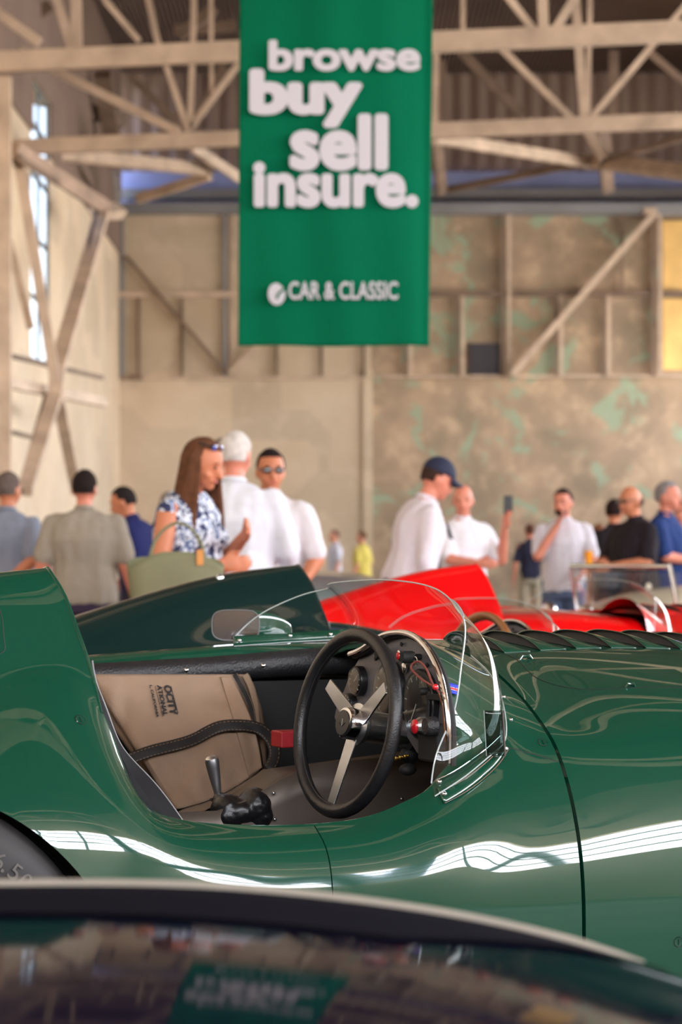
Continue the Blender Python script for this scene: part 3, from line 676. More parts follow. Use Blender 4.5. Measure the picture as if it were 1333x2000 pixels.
# chrome-edged arch over it
arch = smooth_line([pu(x, y, .268) for x, y in ((876,1490),(877,1430),(872,1375),(861,1322),(845,1284),(822,1252),(795,1237),(768,1236),(745,1243),(722,1258),(700,1272),(684,1278))], 50)
MB().tube(arch, 0.006, 10).obj('chrome_arch', chrome, car)
MB().tube([p+Vector((.010,0,-.005)) for p in arch], 0.006, 8).obj('arch_seal', black, car)
Gx = [[a, a+Vector((.02,0,.004)), a+Vector((.05,0,.0))] for a in arch]
dial = mat('dial_black', (22,22,25), 0.25, noise_amt=0.0); bezel = mat('bezel_black', (25,25,27), 0.3, noise_amt=0)
mark = mat('dial_marks', (190,190,185), 0.6, noise_amt=0)
redm = mat('red_lacquer', (190,24,36), 0.3, coat=0.5, noise_amt=0.05)
def disc(c, r, m, name, parent, d=(-1,0,0), t=0.01, n=36): return MB().lathe([(r, 0), (r, t*.8), (r*.97, t)], c, d, n).obj(name, m, parent)
def gauge(x, y, r, needle=0.7, label=None, bz=bezel):
    c = pu(x, y, DU-.001)
    g = disc(c, r, bz, 'gauge', dash, t=0.014)
    disc(c+Vector((-.0135,0,0)), r*.86, dial, 'gauge_face', g, t=0.002)
    mb = MB(); f = c+Vector((-.0162,0,0))
    for k in range(11):
        a = math.radians(225-27*k); s = 1
        q = lambda rr: f+Vector((0, -math.cos(a)*rr*-1*-1, math.sin(a)*rr))
        mb.beam(q(r*.68), q(r*.80), r*.03, 0.0008, up=(1,0,0))
    mb.obj('dial_marks', mark, g, smooth=False)
    MB().beam(f+Vector((-.001,0,0)), f+Vector((-.001,-math.cos(needle)*r*.62,math.sin(needle)*r*.62)), r*.035, .001, up=(1,0,0)).obj('needle', mark, g, smooth=False)
    gl = MB().lathe([(r*.88, 0), (r*.88, .0005)], c+Vector((-.019,0,0)), (-1,0,0), 36).obj('gauge_glass', perspex('gauge_glass'), g)
    return g
gauge(829, 1375, .068, -2.2, bz=bezel)         # rev counter
gauge(769, 1352, .062, 1.0)
gauge(707, 1330, .031, 0.6, bz=bezel); gauge(690, 1376, .024, 1.2)
def knob(x, y, r, L, m, name, cap=None):
    c = pu(x, y, DU-.001); k = MB().lathe([(r*.5, 0), (r*.5, L*.4), (r, L*.45), (r, L*.9), (r*.8, L)], c, (-1,0,0), 20).obj(name, m, dash)
    if cap: MB().ell(c+Vector((-L,0,0)), (r*.35, r*.7, r*.7)).obj('lens', cap, k)
    return k
knob(787, 1281, .011, .010, chrome, 'warning_lamp', redm); knob(795, 1304, .011, .008, chrome, 'switch')
knob(762, 1275, .012, .03, black, 'switch'); knob(822, 1283, .012, .04, black, 'switch'); knob(788, 1258, .004, .006, black, 'screw'); knob(838, 1299, .005, .006, black, 'screw'); knob(738, 1286, .005, .006, black, 'screw'); knob(850, 1338, .006, .006, black, 'screw')
knob(808, 1283, .010, .018, chrome, 'ignition_switch'); knob(848, 1350, .007, .03, black, 'switch')
c = pu(808, 1281, DU-.02); MB().box(c+Vector((-.002,-.012,-.008)), c+Vector((.0,.012,.008))).obj('ignition_key', chrome, dash, smooth=False)
c = pu(784, 1402, DU-.002)
mb = MB(); mb.box(c+Vector((-.0015,-.016,-.010)), c+Vector((0,.016,.012)))
pl = mb.obj('data_plate', bezel, dash, smooth=False); mb = MB()
for k in range(4): mb.box(c+Vector((-.0022,-.013,-.007+.005*k)), c+Vector((-.0016,.013,-.006+.005*k)))
mb.obj('plate_lines', dashm, pl, smooth=False)
# switch pod with the red push button lower right, levers, wires and column stays
k = MB(); c = pu(846, 1432, DU-.015); k.box(c+Vector((-.012,-.045,-.055)), c+Vector((.03,.045,.018))); pod = k.obj('switch_pod', black, car, bevel=0.006)
c2 = pu(811, 1419, DU-.05); MB().ell(c2, (.007,.013,.014)).obj('red_button', redm, pod)
MB().lathe([(.016,0),(.018,.02),(.012,.03)], c2+Vector((.03,0,0)), (-1,0,0), 20).obj('button_collar', alu, pod)
c3 = pu(851, 1418, DU-.03); MB().lathe([(.018,0),(.018,.018),(.015,.022)], c3, (-1,0,0), 20).obj('switch_knob', leather, pod)
mb = MB(); mb.beam(pu(865,1363,DU-.02), pu(835,1360,DU-.02), .006, .012); mb.beam(pu(838,1350,DU-.02), pu(836,1402,DU-.02), .005, .010); mb.obj('bracket', black, pod, bevel=.002)
mb = MB(); c4 = pu(800, 1475, DU+.02); mb.ell(c4, (.02,.016,.018)); mb.ell(pu(797,1503,DU), (.018,.014,.012)); mb.tube([c4, c4+Vector((.05,.0,.08)), c4+Vector((.1,.02,.12))], .008, 8); mb.obj('pedal_linkage', black, car)
brass = mat('brass', (170,140,70), 0.35, metal=1.0, noise_amt=.1)
ch_ = smooth_line([pu(748,1478,DU), pu(765,1484,DU-.01), pu(780,1480,DU-.01), pu(797,1476,DU)], 20)
mb = MB()
for i, p in enumerate(ch_): mb.ell(p, (.0035,.0055 if i % 2 else .003,.003 if i % 2 else .005), 8, 6)
mb.obj('brass_chain', brass, car)
wires = mat('wire_orange', (120,70,40), 0.5, noise_amt=0)
mb = MB(); mb.tube(smooth_line([pu(x, y, DU-uu) for x, y, uu in ((838,1340,.02),(856,1350,.03),(864,1375,.02),(868,1410,.02),(871,1450,.02))], 24), .0014, 6); mb.obj('wire', wires, car)
# ---- steering wheel: leather rim > spokes, hub, boss
WC = pv(677, 1412, .355)
nl = Vector((-.86*math.cos(math.radians(11)), -.51, .86*math.sin(math.radians(11))))     # world normal towards the driver
nl = Vector((nl.x*CT+nl.y*ST, -nl.x*ST+nl.y*CT, nl.z)).normalized()
ua = (Vector((0,0,1))-nl*nl.z).normalized(); ub = nl.cross(ua)
RR = .173; rim = [WC+(ua*math.cos(t)+ub*math.sin(t))*RR for t in np.linspace(0, 2*math.pi, 73)[:-1]]
wh = MB().tube(rim, .0135, 16, closed=True).obj('steering_wheel', mat('wheel_leather', (22,22,24), 0.38, noise_amt=0.1, scale=60, bump=0.12, bscale=300), car)
MB().tube([WC+(ua*math.cos(t)+ub*math.sin(t))*(RR-.0132)+nl*.002 for t in np.linspace(0, 2*math.pi, 73)[:-1]], .0012, 5, closed=True).obj('stitching', leather, wh)
HC = WC-nl*.028
def wp(x, y, off=-.010): return ray_plane(x, y, WC+nl*off, nl)
for x, y in ((640,1336),(752,1343),(646,1568)):
    a = wp(x, y, -.004); b = HC+nl*.006; d = (a-b).normalized(); s = d.cross(nl).normalized()
    b = b+d*.018; t = nl*-.004
    poly = [b+s*.0185, b-s*.0185, a-s*.0125, a+s*.0125]
    MB().prism(poly, t).obj('spoke', alu, wh, smooth=False, bevel=.001)
MB().lathe([(.040,-.004),(.042,.0),(.042,.006),(.032,.009)], HC, nl, 40).obj('spoke_plate', alu, wh)
MB().lathe([(.031,0),(.0315,.026),(.0295,.034),(.0245,.036)], HC, nl, 40).obj('hub', chrome, wh)
MB().lathe([(.0245,0),(.0245,.0015)], HC+nl*.0362, nl, 40).obj('hub_cap', dial, wh)
mb = MB(); cc = HC+nl*.038
for a in (.5, 1.57, 2.64): mb.beam(cc+(ua*math.sin(a)+ub*math.cos(a))*.013-ua*.006, cc-ua*.008, .0015, .0006)
mb.obj('hub_emblem', alu, wh)
MB().lathe([(.022,-.115),(.030,-.11),(.031,-.02),(.033,-.012),(.033,-.004)], HC, nl, 40).obj('boss', alu, wh)
MB().tube([HC-nl*.11, HC-nl*.19+Vector((.05,.01,-.03))], .018, 14).obj('steering_column', black, wh)
MB().lathe([(.034,-.16),(.036,-.15),(.036,-.115),(.03,-.11)], HC, nl, 30).obj('column_collar', black, wh)
# ---- gear lever with its black gaiter
gp = ray_plane(414, 1484, (0,.66,0), Vector((0,1,0))); gb = ray_plane(428, 1562, (0,.67,0), Vector((0,1,0)))
ax = (gp-gb).normalized(); L = (gp-gb).length
lever_m = mat('polished_lever', (205,205,208), .38, metal=1.0, noise_amt=0)
gl = MB().lathe([(.006,-.02),(.0065,0),(.007,L*.12),(.009,L*.3),(.0115,L*.55),(.0135,L*.82),(.0145,L*.95),(.013,L*1.04),(.009,L*1.08),(.003,L*1.09)], gb, ax, 24).obj('gear_lever', lever_m, car)
gait = mat('gaiter_leather', (17,16,18), 0.38, noise_amt=.2, scale=30, bump=.2, bscale=60)
def remeshed(mb, vox, smooth_it=4, fac=.5):
    o = mb.obj('tmp', black); md = o.modifiers.new('r', 'REMESH'); md.mode = 'VOXEL'; md.voxel_size = vox; md.adaptivity = 0
    if smooth_it: sm = o.modifiers.new('s', 'SMOOTH'); sm.iterations = smooth_it; sm.factor = fac
    bpy.context.view_layer.update(); me = evaluated(o); old = o.data; bpy.data.objects.remove(o); bpy.data.meshes.remove(old)
    me.polygons.foreach_set('use_smooth', [True]*len(me.polygons)); return me
def me_obj(name, me, m, parent):
    me.materials.clear(); me.materials.append(m); o = bpy.data.objects.new(name, me); COL.objects.link(o); o.parent = parent; return o
RP = lambda x, y, v: ray_plane(x, y, (0, v, 0), Vector((0,1,0)))
mb = MB(); mb.ell(RP(497,1572,.60), (.034,.045,.036)); mb.ell(RP(470,1585,.60), (.04,.04,.026)); mb.ell(RP(443,1588,.61), (.034,.045,.04)); mb.ell(RP(430,1564,.64), (.016,.018,.018)); mb.ell(RP(436,1574,.63), (.022,.026,.022)); mb.ell(RP(440,1600,.62), (.036,.05,.03)); mb.ell(RP(505,1592,.60), (.03,.04,.03))
me = remeshed(mb, .003, 8)
for v in me.vertices: v.co += Vector((0,-1,.2))*.004*noise.noise(v.co*38)+Vector((.3,-1,0))*.002*noise.noise(v.co*90)
me_obj('gaiter', me, gait, gl)
tie = gb+Vector((0,0,.0)); mb = MB(); mb.tube([tie+Vector((math.cos(a)*.017, math.sin(a)*.017, .001*math.sin(3*a))) for a in np.linspace(0, 6.28, 20)[:-1]], .0022, 6, closed=True)
mb.tube(smooth_line([tie+Vector((.014,-.012,0)), tie+Vector((.028,-.03,.008)), tie+Vector((.04,-.03,-.012))], 14), .0015, 6); mb.tube(smooth_line([tie+Vector((.014,-.012,.002)), tie+Vector((.02,-.03,-.01)), tie+Vector((.03,-.034,-.03))], 14), .0015, 6)
mb.obj('tie_cord', black, gl)
mb = MB(); a = ray_plane(553,1450,(0,.8,0),Vector((0,1,0))); b = ray_plane(592,1428,(0,.8,0),Vector((0,1,0)))
mb.box((a.x-.004,.80,a.z-.012), (b.x+.002,.86,b.z)); mb.obj('red_bracket', mat('red_dull', (150,20,30), .5), car, smooth=False, bevel=.003)
# ---- windscreen
SC = [(850,1555,.10, 843,1530,.105),(880,1536,.10, 850,1484,.105),(915,1512,.10, 868,1436,.115),(945,1487,.10, 887,1390,.13),(970,1466,.11, 899,1320,.17),(987,1446,.14, 909,1240,.24),
      (985,1412,.21, 897,1193,.38),(965,1350,.32, 875,1166,.52),(932,1292,.45, 835,1144,.66),(880,1264,.65, 760,1133,.82),(800,1250,.85, 700,1134,.96),(735,1242,1.05, 640,1143,1.10),
      (700,1240,1.18, 640,1150,1.16),(668,1240,1.26, 612,1156,1.20),(600,1246,1.31, 560,1174,1.25),(520,1254,1.33, 500,1206,1.29),(455,1262,1.33, 457,1246,1.32)]
bs, ts = [], []
for k, (x0, y0, v0, x1, y1, v1) in enumerate(SC):
    b = pv(x0, y0, v0); b.z = max(b.z, topz(b.x, b.y, b.z)+.001) if 5 < k < 12 else b.z
    bs.append(b); ts.append(pv(x1, y1, v1))
bs = smooth_line(bs, 90); ts = smooth_line(ts, 90); G = []
for i, (b, t) in enumerate(zip(bs, ts)):
    row = []
    for k in range(13):
        f = k/12; p = b.lerp(t, f); bul = .022*math.sin(math.pi*f)*min(1, i/12, (89-i)/12)
        p = p+Vector((.7*bul, -.6*bul if i < 45 else .3*bul, .35*bul)); row.append(p)
    G.append(row)
scr = MB().grid(G).obj('windscreen', clear, car, solid=0)
edgem = mat('perspex_edge', (165,175,175), 0.15, noise_amt=0, spec=.8)
MB().tube([r[-1] for r in G], .0016, 8).obj('windscreen_edge', edgem, scr)
MB().tube([r[0] for r in G[:34]], .0014, 8).obj('windscreen_edge', edgem, scr)
mb = MB(); mb.tube([G[i][12]+Vector((.002,0,0)) for i in range(25, 36)], [.002,.003,.0042,.005,.0052,.0052,.005,.0045,.004,.003,.0018], 8); mb.obj('windscreen_edge', edgem, scr)  # thicker pale edge also stands for the reflections along the screen corner
# green clamping strips and rivets
def strip(lo, hi, lift=.003, th=.004, name='screen_bracket', m=green):
    A = smooth_line([(x, y, 0) for x, y in lo], 26); B = smooth_line([(x, y, 0) for x, y in hi], 26); G = []
    for a, b in zip(A, B): G.append([onbody(a.x*(1-t)+b.x*t, a.y*(1-t)+b.y*t, lift)[0] for t in (0, .33, .66, 1)])
    return MB().grid(G).obj(name, m, car, solid=th), G
br, Gs = strip([(868,1572),(905,1552),(945,1522),(975,1492),(992,1465)], [(846,1530),(882,1512),(925,1483),(952,1462),(975,1440)])
for Lr in ([r[0] for r in Gs], [r[3] for r in Gs], [r[1]+(r[2]-r[1])*.5 for r in Gs]): MB().tube([p+Vector((0,-.003,.002)) for p in Lr], .0011, 6).obj('bracket_edge', chrome, br)
for x, y in ((859,1531),(868,1555),(966,1478)):
    p, n = onbody(x, y, .006); rivet(p, n, .0052, br)
# passenger-side strip standing on the far rim
G = [[pv(x, y0, 1.315), pv(x, (y0+y1)/2, 1.31), pv(x, y1, 1.305)] for x, y0, y1 in zip(np.linspace(456, 676, 14), np.interp(np.linspace(456,676,14), [456,500,560,676], [1243,1241,1238,1229]), np.interp(np.linspace(456,676,14), [456,560,676], [1262,1254,1248]))]
br2 = MB().grid(G).obj('screen_bracket', green, car, solid=.004)
for x, y in ((468,1251),(567,1242),(646,1239)): rivet(pv(x, y, 1.30), (0,-1,.1), .0045, br2)
MB().tube([r[2]+Vector((0,-.004,0)) for r in G], .001, 6).obj('bracket_edge', edgem, br2)
# small perspex side deflector bolted outside the corner
G = [[ray_plane(x+a, y, (0,.085+.02*k/8,0), Vector((.0,1,0))) for a in (0, 14, 28, 36)] for k, (x, y) in enumerate(zip(np.linspace(946, 951, 9), np.linspace(1388, 1476, 9)))]
dm = MB().grid(G).obj('side_deflector', perspex('perspex_tinted', (.35,.42,.4)), car, solid=.003)
MB().tube([r[3] for r in G], .0022, 8).obj('deflector_edge', chrome, dm)
MB().tube([r[0] for r in G], .001, 8).obj('deflector_edge', edgem, dm)
for x, y in ((992,1413),(977,1370)):
    p, n = onbody(x, y, .012); rivet(p, n, .004, dm)
# ---- mirror pod on the far rim
mc = pv(463, 1221, 1.40); rx = .058; rz = .034
mb = MB(); G = []
for i in range(24):
    t = i/23; s = math.sqrt(max(0.0, 1-t**2.0)); row = []
    for k in range(33):
        a = 2*math.pi*k/32; ca, sa = math.cos(a), math.sin(a); pwr = .55
        row.append(mc+Vector((-.002+.150*t, 0, -.022*t*t))+Vector((0.0, (abs(ca)**pwr)*math.copysign(1, ca)*.062*s, (abs(sa)**pwr)*math.copysign(1, sa)*.036*s)))
    G.append(row)
nm_ = Vector((-.45,-.893,0)).normalized()
# mirror housing turned so that its glass faces the camera side
Rm = Matrix.Rotation(math.radians(52), 3, 'Z')
G = [[mc+Rm@(p-mc) if False else mc+Vector(((p-mc).x*.98-(p-mc).y*.85, (p-mc).x*.30+(p-mc).y*.30, (p-mc).z)) for p in r] for r in G]
pod = MB().grid(G).obj('mirror', green, car)
ring = G[0]; MB().tube([p+Vector((-.002,-.002,0)) for p in ring[:-1]], .0018, 8, closed=True).obj('mirror_frame', mat('frame_grey', (90,88,88), .4), pod)
c0 = sum(ring[:-1], Vector())/32
mb = MB(); mb.v = [tuple(c0)]+[tuple(c0+(p-c0)*.97) for p in ring[:-1]]; mb.f = [(0, 1+k, 1+(k+1) % 32) for k in range(32)]
mb.obj('mirror_glass', mat('mirror_glass', (150,148,152), .12, metal=1.0, noise_amt=0), pod)
MB().beam(mc+Vector((0.02,0,-.030)), mc+Vector((.02,-.04,-.052)), .05, .018).obj('mirror_foot', chrome, pod, bevel=.004)
# ---- wheels
def roadwheel(uc, vc, outw, parent, big=False):
    Z = .382 if big else .335
    prof = [(.20,-.02),(.225,.0),(.25,.008),(.29,.012),(.318,.0),(.33,-.03),(.335,-.09),(.33,-.15),(.31,-.18),(.22,-.18),(.20,-.16)]
    k_ = Z/.335; prof = [(a*k_, b) for a, b in prof]
    o = MB().lathe(prof, (uc, vc, Z), (0,outw,0), 72).obj('wheel', rubber, parent, angle=60)
    MB().lathe([(.21,-.03),(.20,-.02),(.19,-.05),(.05,-.06),(.05,-.02),(.02,-.01)], (uc, vc, Z), (0,outw,0), 48).obj('wheel_rim', alu, o)
    return o
whl = roadwheel(-.79, .048, -1, car, True); roadwheel(-.79, 1.43, 1, car, True); roadwheel(1.35, .07, -1, car); roadwheel(1.35, 1.43, 1, car)
rw = mat('tyre_lettering', (84,80,78), 0.55, noise_amt=0)
c = Vector((-.79, .048, .382))
for k, chh in enumerate('6.50'):
    a = math.radians(57.5-(0, 3.6, 6.2, 10.6)[k]); rr = .300
    p = c+Vector((math.cos(a)*rr, -.0125, math.sin(a)*rr)); tx = Vector((math.sin(a), 0, -math.cos(a))); ty = Vector((math.cos(a), 0, math.sin(a))); nn = Vector((0,-1,0))
    fm = Matrix.Translation(p)@Matrix(((tx.x,ty.x,nn.x,0),(tx.y,ty.y,nn.y,0),(tx.z,ty.z,nn.z,0),(0,0,0,1)))
    text_obj('lettering', chh, rw, .002, whl, .0, (.006 if chh == '.' else .018, .006 if chh == '.' else .028), fm, .01)
for uc in (-.80, 1.35):
    R = .43
    for vs_ in ((.115, .30), (1.20, 1.385)):
        mb = MB(); G = [[(uc+R*math.cos(a), v, .33+R*math.sin(a)) for v in vs_] for a in np.linspace(0, math.pi, 30)]; mb.grid(G)
        vb_ = vs_[1] if vs_[0] < .5 else vs_[0]
        mb.add([(uc, vb_, .33)]+[(uc+R*math.cos(a), vb_, .33+R*math.sin(a)) for a in np.linspace(0, math.pi, 30)], [(0, k, k+1) for k in range(1, 30)])
        o = mb.obj('wheel_well', black, car); bm = bmesh.new(); bm.from_mesh(o.data); bmesh.ops.remove_doubles(bm, verts=bm.verts[:], dist=1e-4); bm.to_mesh(o.data); bm.free()
# ======================= THINGS IN THE COCKPIT =======================
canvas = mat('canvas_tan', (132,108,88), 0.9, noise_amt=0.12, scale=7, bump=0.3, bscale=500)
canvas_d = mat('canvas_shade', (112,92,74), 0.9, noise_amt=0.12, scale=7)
strapm = mat('strap_black', (20,18,20), 0.7, noise_amt=0.1); ink = mat('bag_print', (26,22,22), 0.8, noise_amt=0); thread = mat('thread_tan', (140,112,80), 0.8, noise_amt=0)
bag = empty('tote_bag', loc2w((.15, 1.0, .70))); bag.rotation_euler = (0, 0, TH)
tag(bag, 'tan canvas tote bag with black handles and print lying inside the green car', 'bag')
BL0 = Vector((.15, 1.0, .70))
def vb(y): return 1.17-.22*(y-1330)/250
def bp(x, y, lift=0.0):
    wv = .006*math.sin(x*.045+y*.02)+.018*noise.noise(Vector((x*.012, y*.016, 0)))+.010*noise.noise(Vector((x*.035, y*.03, 3)))
    k = min(1, max(.0, (math.hypot((x-320)/1.0, (y-1368)/1.3)-30)/60)); wv *= k
    return pv(x, y, vb(y)+wv-lift)-BL0
def quad(TL, TR, BR, BLc, n=40, m=40, rb=0, bb=0, lift=0):
    G = []
    for i in range(n+1):
        a = i/n; row = []
        for j in range(m+1):
            b = j/m; x = (TL[0]*(1-a)+TR[0]*a)*(1-b)+(BLc[0]*(1-a)+BR[0]*a)*b+rb*a*math.sin(math.pi*b); y = (TL[1]*(1-a)+TR[1]*a)*(1-b)+(BLc[1]*(1-a)+BR[1]*a)*b+bb*b*math.sin(math.pi*a)
            row.append(bp(x, y, lift-.02*(max(0, abs(2*a-1)-.85)/.15)**2))
        G.append(row)
    return MB().grid(G)
quad((172,1318), (452,1318), (514,1500), (338,1582), rb=10, bb=14).obj('bag_front', canvas, bag, solid=.004)
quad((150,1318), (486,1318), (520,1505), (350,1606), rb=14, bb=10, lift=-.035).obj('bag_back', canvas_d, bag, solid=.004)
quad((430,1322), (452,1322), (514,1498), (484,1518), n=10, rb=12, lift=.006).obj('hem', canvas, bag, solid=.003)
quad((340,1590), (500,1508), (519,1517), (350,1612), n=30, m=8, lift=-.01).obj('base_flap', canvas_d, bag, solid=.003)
def ribbon(px, wd, lift, nm, m=strapm, st=True):
    L = smooth_line([(x, y, 0) for x, y in px], 50); G = []; e1 = []; e2 = []
    for i, p in enumerate(L):
        a = L[max(0, i-1)]; b = L[min(49, i+1)]; d = (b-a).normalized(); nx, ny = -d.y, d.x
        row = [bp(p.x+nx*wd*k, p.y+ny*wd*k, lift-.002*abs(k)*2) for k in (-.5, -.25, 0, .25, .5)]
        G.append(row); e1.append(row[0].lerp(row[1], .5)+Vector((0,-.0025,0))); e2.append(row[4].lerp(row[3], .5)+Vector((0,-.0025,0)))
    o = MB().grid(G).obj(nm, m, bag, solid=.003)
    if st:
        mb = MB()
        for e in (e1, e2):
            for i in range(0, 49): mb.beam(e[i].lerp(e[i+1], .15), e[i].lerp(e[i+1], .7), .0008, .0008)
        mb.obj('stitching', thread, o, smooth=False)
    return o
ribbon([(248,1484),(300,1466),(385,1441),(425,1421),(470,1417),(508,1424),(530,1446),(536,1478),(524,1502)], 22, .022, 'handle')
ribbon([(458,1318),(476,1350),(490,1385),(494,1425)], 13, -.02, 'handle')
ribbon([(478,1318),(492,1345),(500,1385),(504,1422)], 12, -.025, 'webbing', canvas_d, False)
def bagtext(body, a, b, hpx, nm='print'):
    P, Q = bp(a[0], a[1], .008), bp(b[0], b[1], .008); tx = (Q-P); L = tx.length; tx.normalize()
    dx, dy = b[0]-a[0], b[1]-a[1]; l = math.hypot(dx, dy); up = (bp(a[0]+dy/l*hpx, a[1]-dx/l*hpx, .008)-P); h = up.length; nn = tx.cross(up).normalized(); ty = nn.cross(tx)
    fm = Matrix.Translation(P)@Matrix(((tx.x,ty.x,nn.x,0),(tx.y,ty.y,nn.y,0),(tx.z,ty.z,nn.z,0),(0,0,0,1)))
    return text_obj(nm, body, ink, .0006, bag, 0, (L, h), fm, 0.0, .045)
bagtext('OCITY', (319,1338), (333,1396), 14); bagtext('ATIONAL', (306,1338), (319,1398), 9); bagtext('L, CALIFORNIA', (291,1338), (305,1401), 6)
mb = MB(); mb.beam(bp(334,1340,.009), bp(348,1393,.009), .0016, .0006, up=(0,1,0)); mb.obj('print_rule', ink, bag, smooth=False)
mb = MB(); mb.beam(bp(303,1340,.009), bp(318,1400,.009), .0009, .0006, up=(0,1,0)); mb.obj('print_rule', ink, bag, smooth=False)
# lanyard with a key ring hanging from the ignition
lan = empty('lanyard', loc2w(pu(810, 1300, .25))); lan.rotation_euler = (0, 0, TH); LL = w2loc(lan.location)
tag(lan, 'brown cord loop hanging from the ignition key on the dashboard of the green car', 'cord')
brown_c = mat('cord_brown', (110,52,44), .6, noise_amt=.1)
loop = smooth_line([pu(x, y, .245-q)-LL for x, y, q in ((848,1341,0),(826,1328,.01),(810,1314,.012),(804,1300,.01),(812,1293,.005),(826,1297,.0),(836,1312,-.002),(842,1328,0),(849,1341,0),(858,1352,0))], 50)
MB().tube(loop, .0022, 8).obj('cord', brown_c, lan)
MB().ell(pu(851, 1342, .242)-LL, (.006,.006,.006), 12, 8).obj('bead', redm, lan)
mb = MB(); q0 = pu(812, 1292, .25)-LL; mb.tube([q0+Vector((0, .009*math.cos(a), .009*math.sin(a))) for a in np.linspace(0, 6.283, 21)[:-1]], .001, 6, closed=True); mb.obj('key_ring', chrome, lan)
# tricolour ribbon over the scuttle edge
ribb = [(868,1352),(877,1342),(890,1336),(903,1342)]
ro = empty('ribbon', loc2w(onbody(885,1345)[0])); ro.rotation_euler = (0,0,TH); RL = w2loc(ro.location)
tag(ro, 'small blue, white and red ribbon tied over the edge of the scuttle beside the dashboard', 'ribbon')
for nm, f0, f1, m in (('blue_stripe', -9, -1.5, mat('ribbon_blue', (30,50,190), .6, noise_amt=0)), ('white_stripe', -2.5, 3.5, mat('ribbon_white', (230,225,225), .6, noise_amt=0)), ('red_stripe', -1, 2.5, mat('ribbon_red', (200,30,40), .6, noise_amt=0)), ('blue_stripe', 3.5, 10, MATS['ribbon_blue'])):
    G = []
    for x in np.linspace(868, 893, 12):
        yc = 1345+.18*(x-868)*(x-868)/20; k = 4.0 if nm != 'red_stripe' else 4.8
        G.append([onbody(x, yc+f0+(f1-f0)*t, .0015*(k-2 if nm != 'red_stripe' else 2.4)+.002)[0]-RL for t in (0, .5, 1)])
    MB().grid(G).obj(nm, m, ro, solid=.001)

# ======================= OTHER CARS =======================
def copy_tree(o, parent, mmap, skip=()):
    c = o.copy(); COL.objects.link(c); c.parent = parent
    for s_ in c.material_slots:
        if s_.material and s_.material.name in mmap:
            m = mmap[s_.material.name]; s_.link = 'OBJECT'; s_.material = m
    for ch in list(o.children):
        if ch.name.split('.')[0] not in skip: copy_tree(ch, c, mmap, skip)
    return c
KEEP = ('rear_body','side_body','front_clamshell','cockpit_lining','side_panel','transmission_tunnel','seat_back','cockpit_lip','padded_roll','dashboard','chrome_arch','steering_wheel','windscreen','wheel','wheel_well','rolled_edge')
parts0 = [o for o in car.children if o.name.split('.')[0] in KEEP]
BENT = {}
def bend(o, drop):
    key = (o.data.name, drop)
    if key not in BENT:
        me = o.data.copy()
        for v in me.vertices:
            t = min(1, max(0, (v.co.x-.0)/.5)); t = t*t*(3-2*t); v.co.z -= drop*t*min(1, max(0, (v.co.z-.4)/.4))
        BENT[key] = me
    o.data = BENT[key]
    for c in o.children: bend(c, drop)
def racer(loc, paint, label, wheelm, interior, drop=0):
    r = empty('racing_car', loc, TH); tag(r, label, 'car')
    for o in parts0: copy_tree(o, r, {'racing_green': paint, 'wheel_leather': wheelm, 'cockpit_aluminium': interior, 'seat_leather': interior, 'black_leather': interior}, ('fastener','slot'))
    for o in r.children:
        if drop and o.name.split('.')[0] not in ('wheel','wheel_well'): bend(o, drop)
    return r
wood = mat('wood_rim', (128,80,40), .4, coat=.3, noise_amt=.2)
def rootfor(px_, d, u, v):
    X = (px_-XC)/F*d; return (X-(u*CT-v*ST), d-(u*ST+v*CT), 0)
teal = mat('dark_green_paint', (6,34,32), 0.35, coat=1.0, noise_amt=0, spec=.1)
red = mat('racing_red', (220,6,10), 0.35, coat=1.0, noise_amt=0, spec=.1)
tanl = mat('tan_leather', (120,60,40), .6, noise_amt=.1)
car2 = racer(rootfor(585, 7.3, -.42, .40), teal, 'very dark green open racing car directly behind the bright green one', wood, mat('navy_interior', (30,38,60), .6), .085)
car3 = racer(rootfor(932, 10.3, -.42, .40), red, 'red open racing car with a headrest fairing, third in the row', wood, tanl, .045)
for o in list(car3.children):
    if o.name.split('.')[0] in ('steering_wheel','dashboard','chrome_arch','seat_back'):
        for c in list(o.children_recursive): bpy.data.objects.remove(c)
        bpy.data.objects.remove(o)
G = []
for i in range(cR, cD+1, 2):
    p = Vector(Gd[i, R6]); row = [p]
    for t in (.15, .3, .5, .7, .85, 1): row.append(Vector((p.x, p.y+(.34-p.y)*t**2.0, p.z+(.925-p.z)*(1-(1-t)**1.7))))
    row += [Vector((p.x, .6, .94)), Vector((p.x, 1.0, .935)), Vector((p.x, 1.29, .905))]
    G.append([q-Vector((0,0,.045*min(1, max(0, p.x/.5)))) for q in row])
MB().grid(G).obj('cockpit_cover', red, car3)
for px_, py_ in ((325,1170),(238,1207),(430,1128)):
    p = W(px_, py_, 7.18); MB().lathe([(.012,0),(.010,.006),(.004,.008)], p-Vector(car2.location) if False else Matrix.Rotation(-TH, 3, 'Z')@(p-Vector(car2.location)), (0,-1,.3), 14).obj('screw', alu, car2)

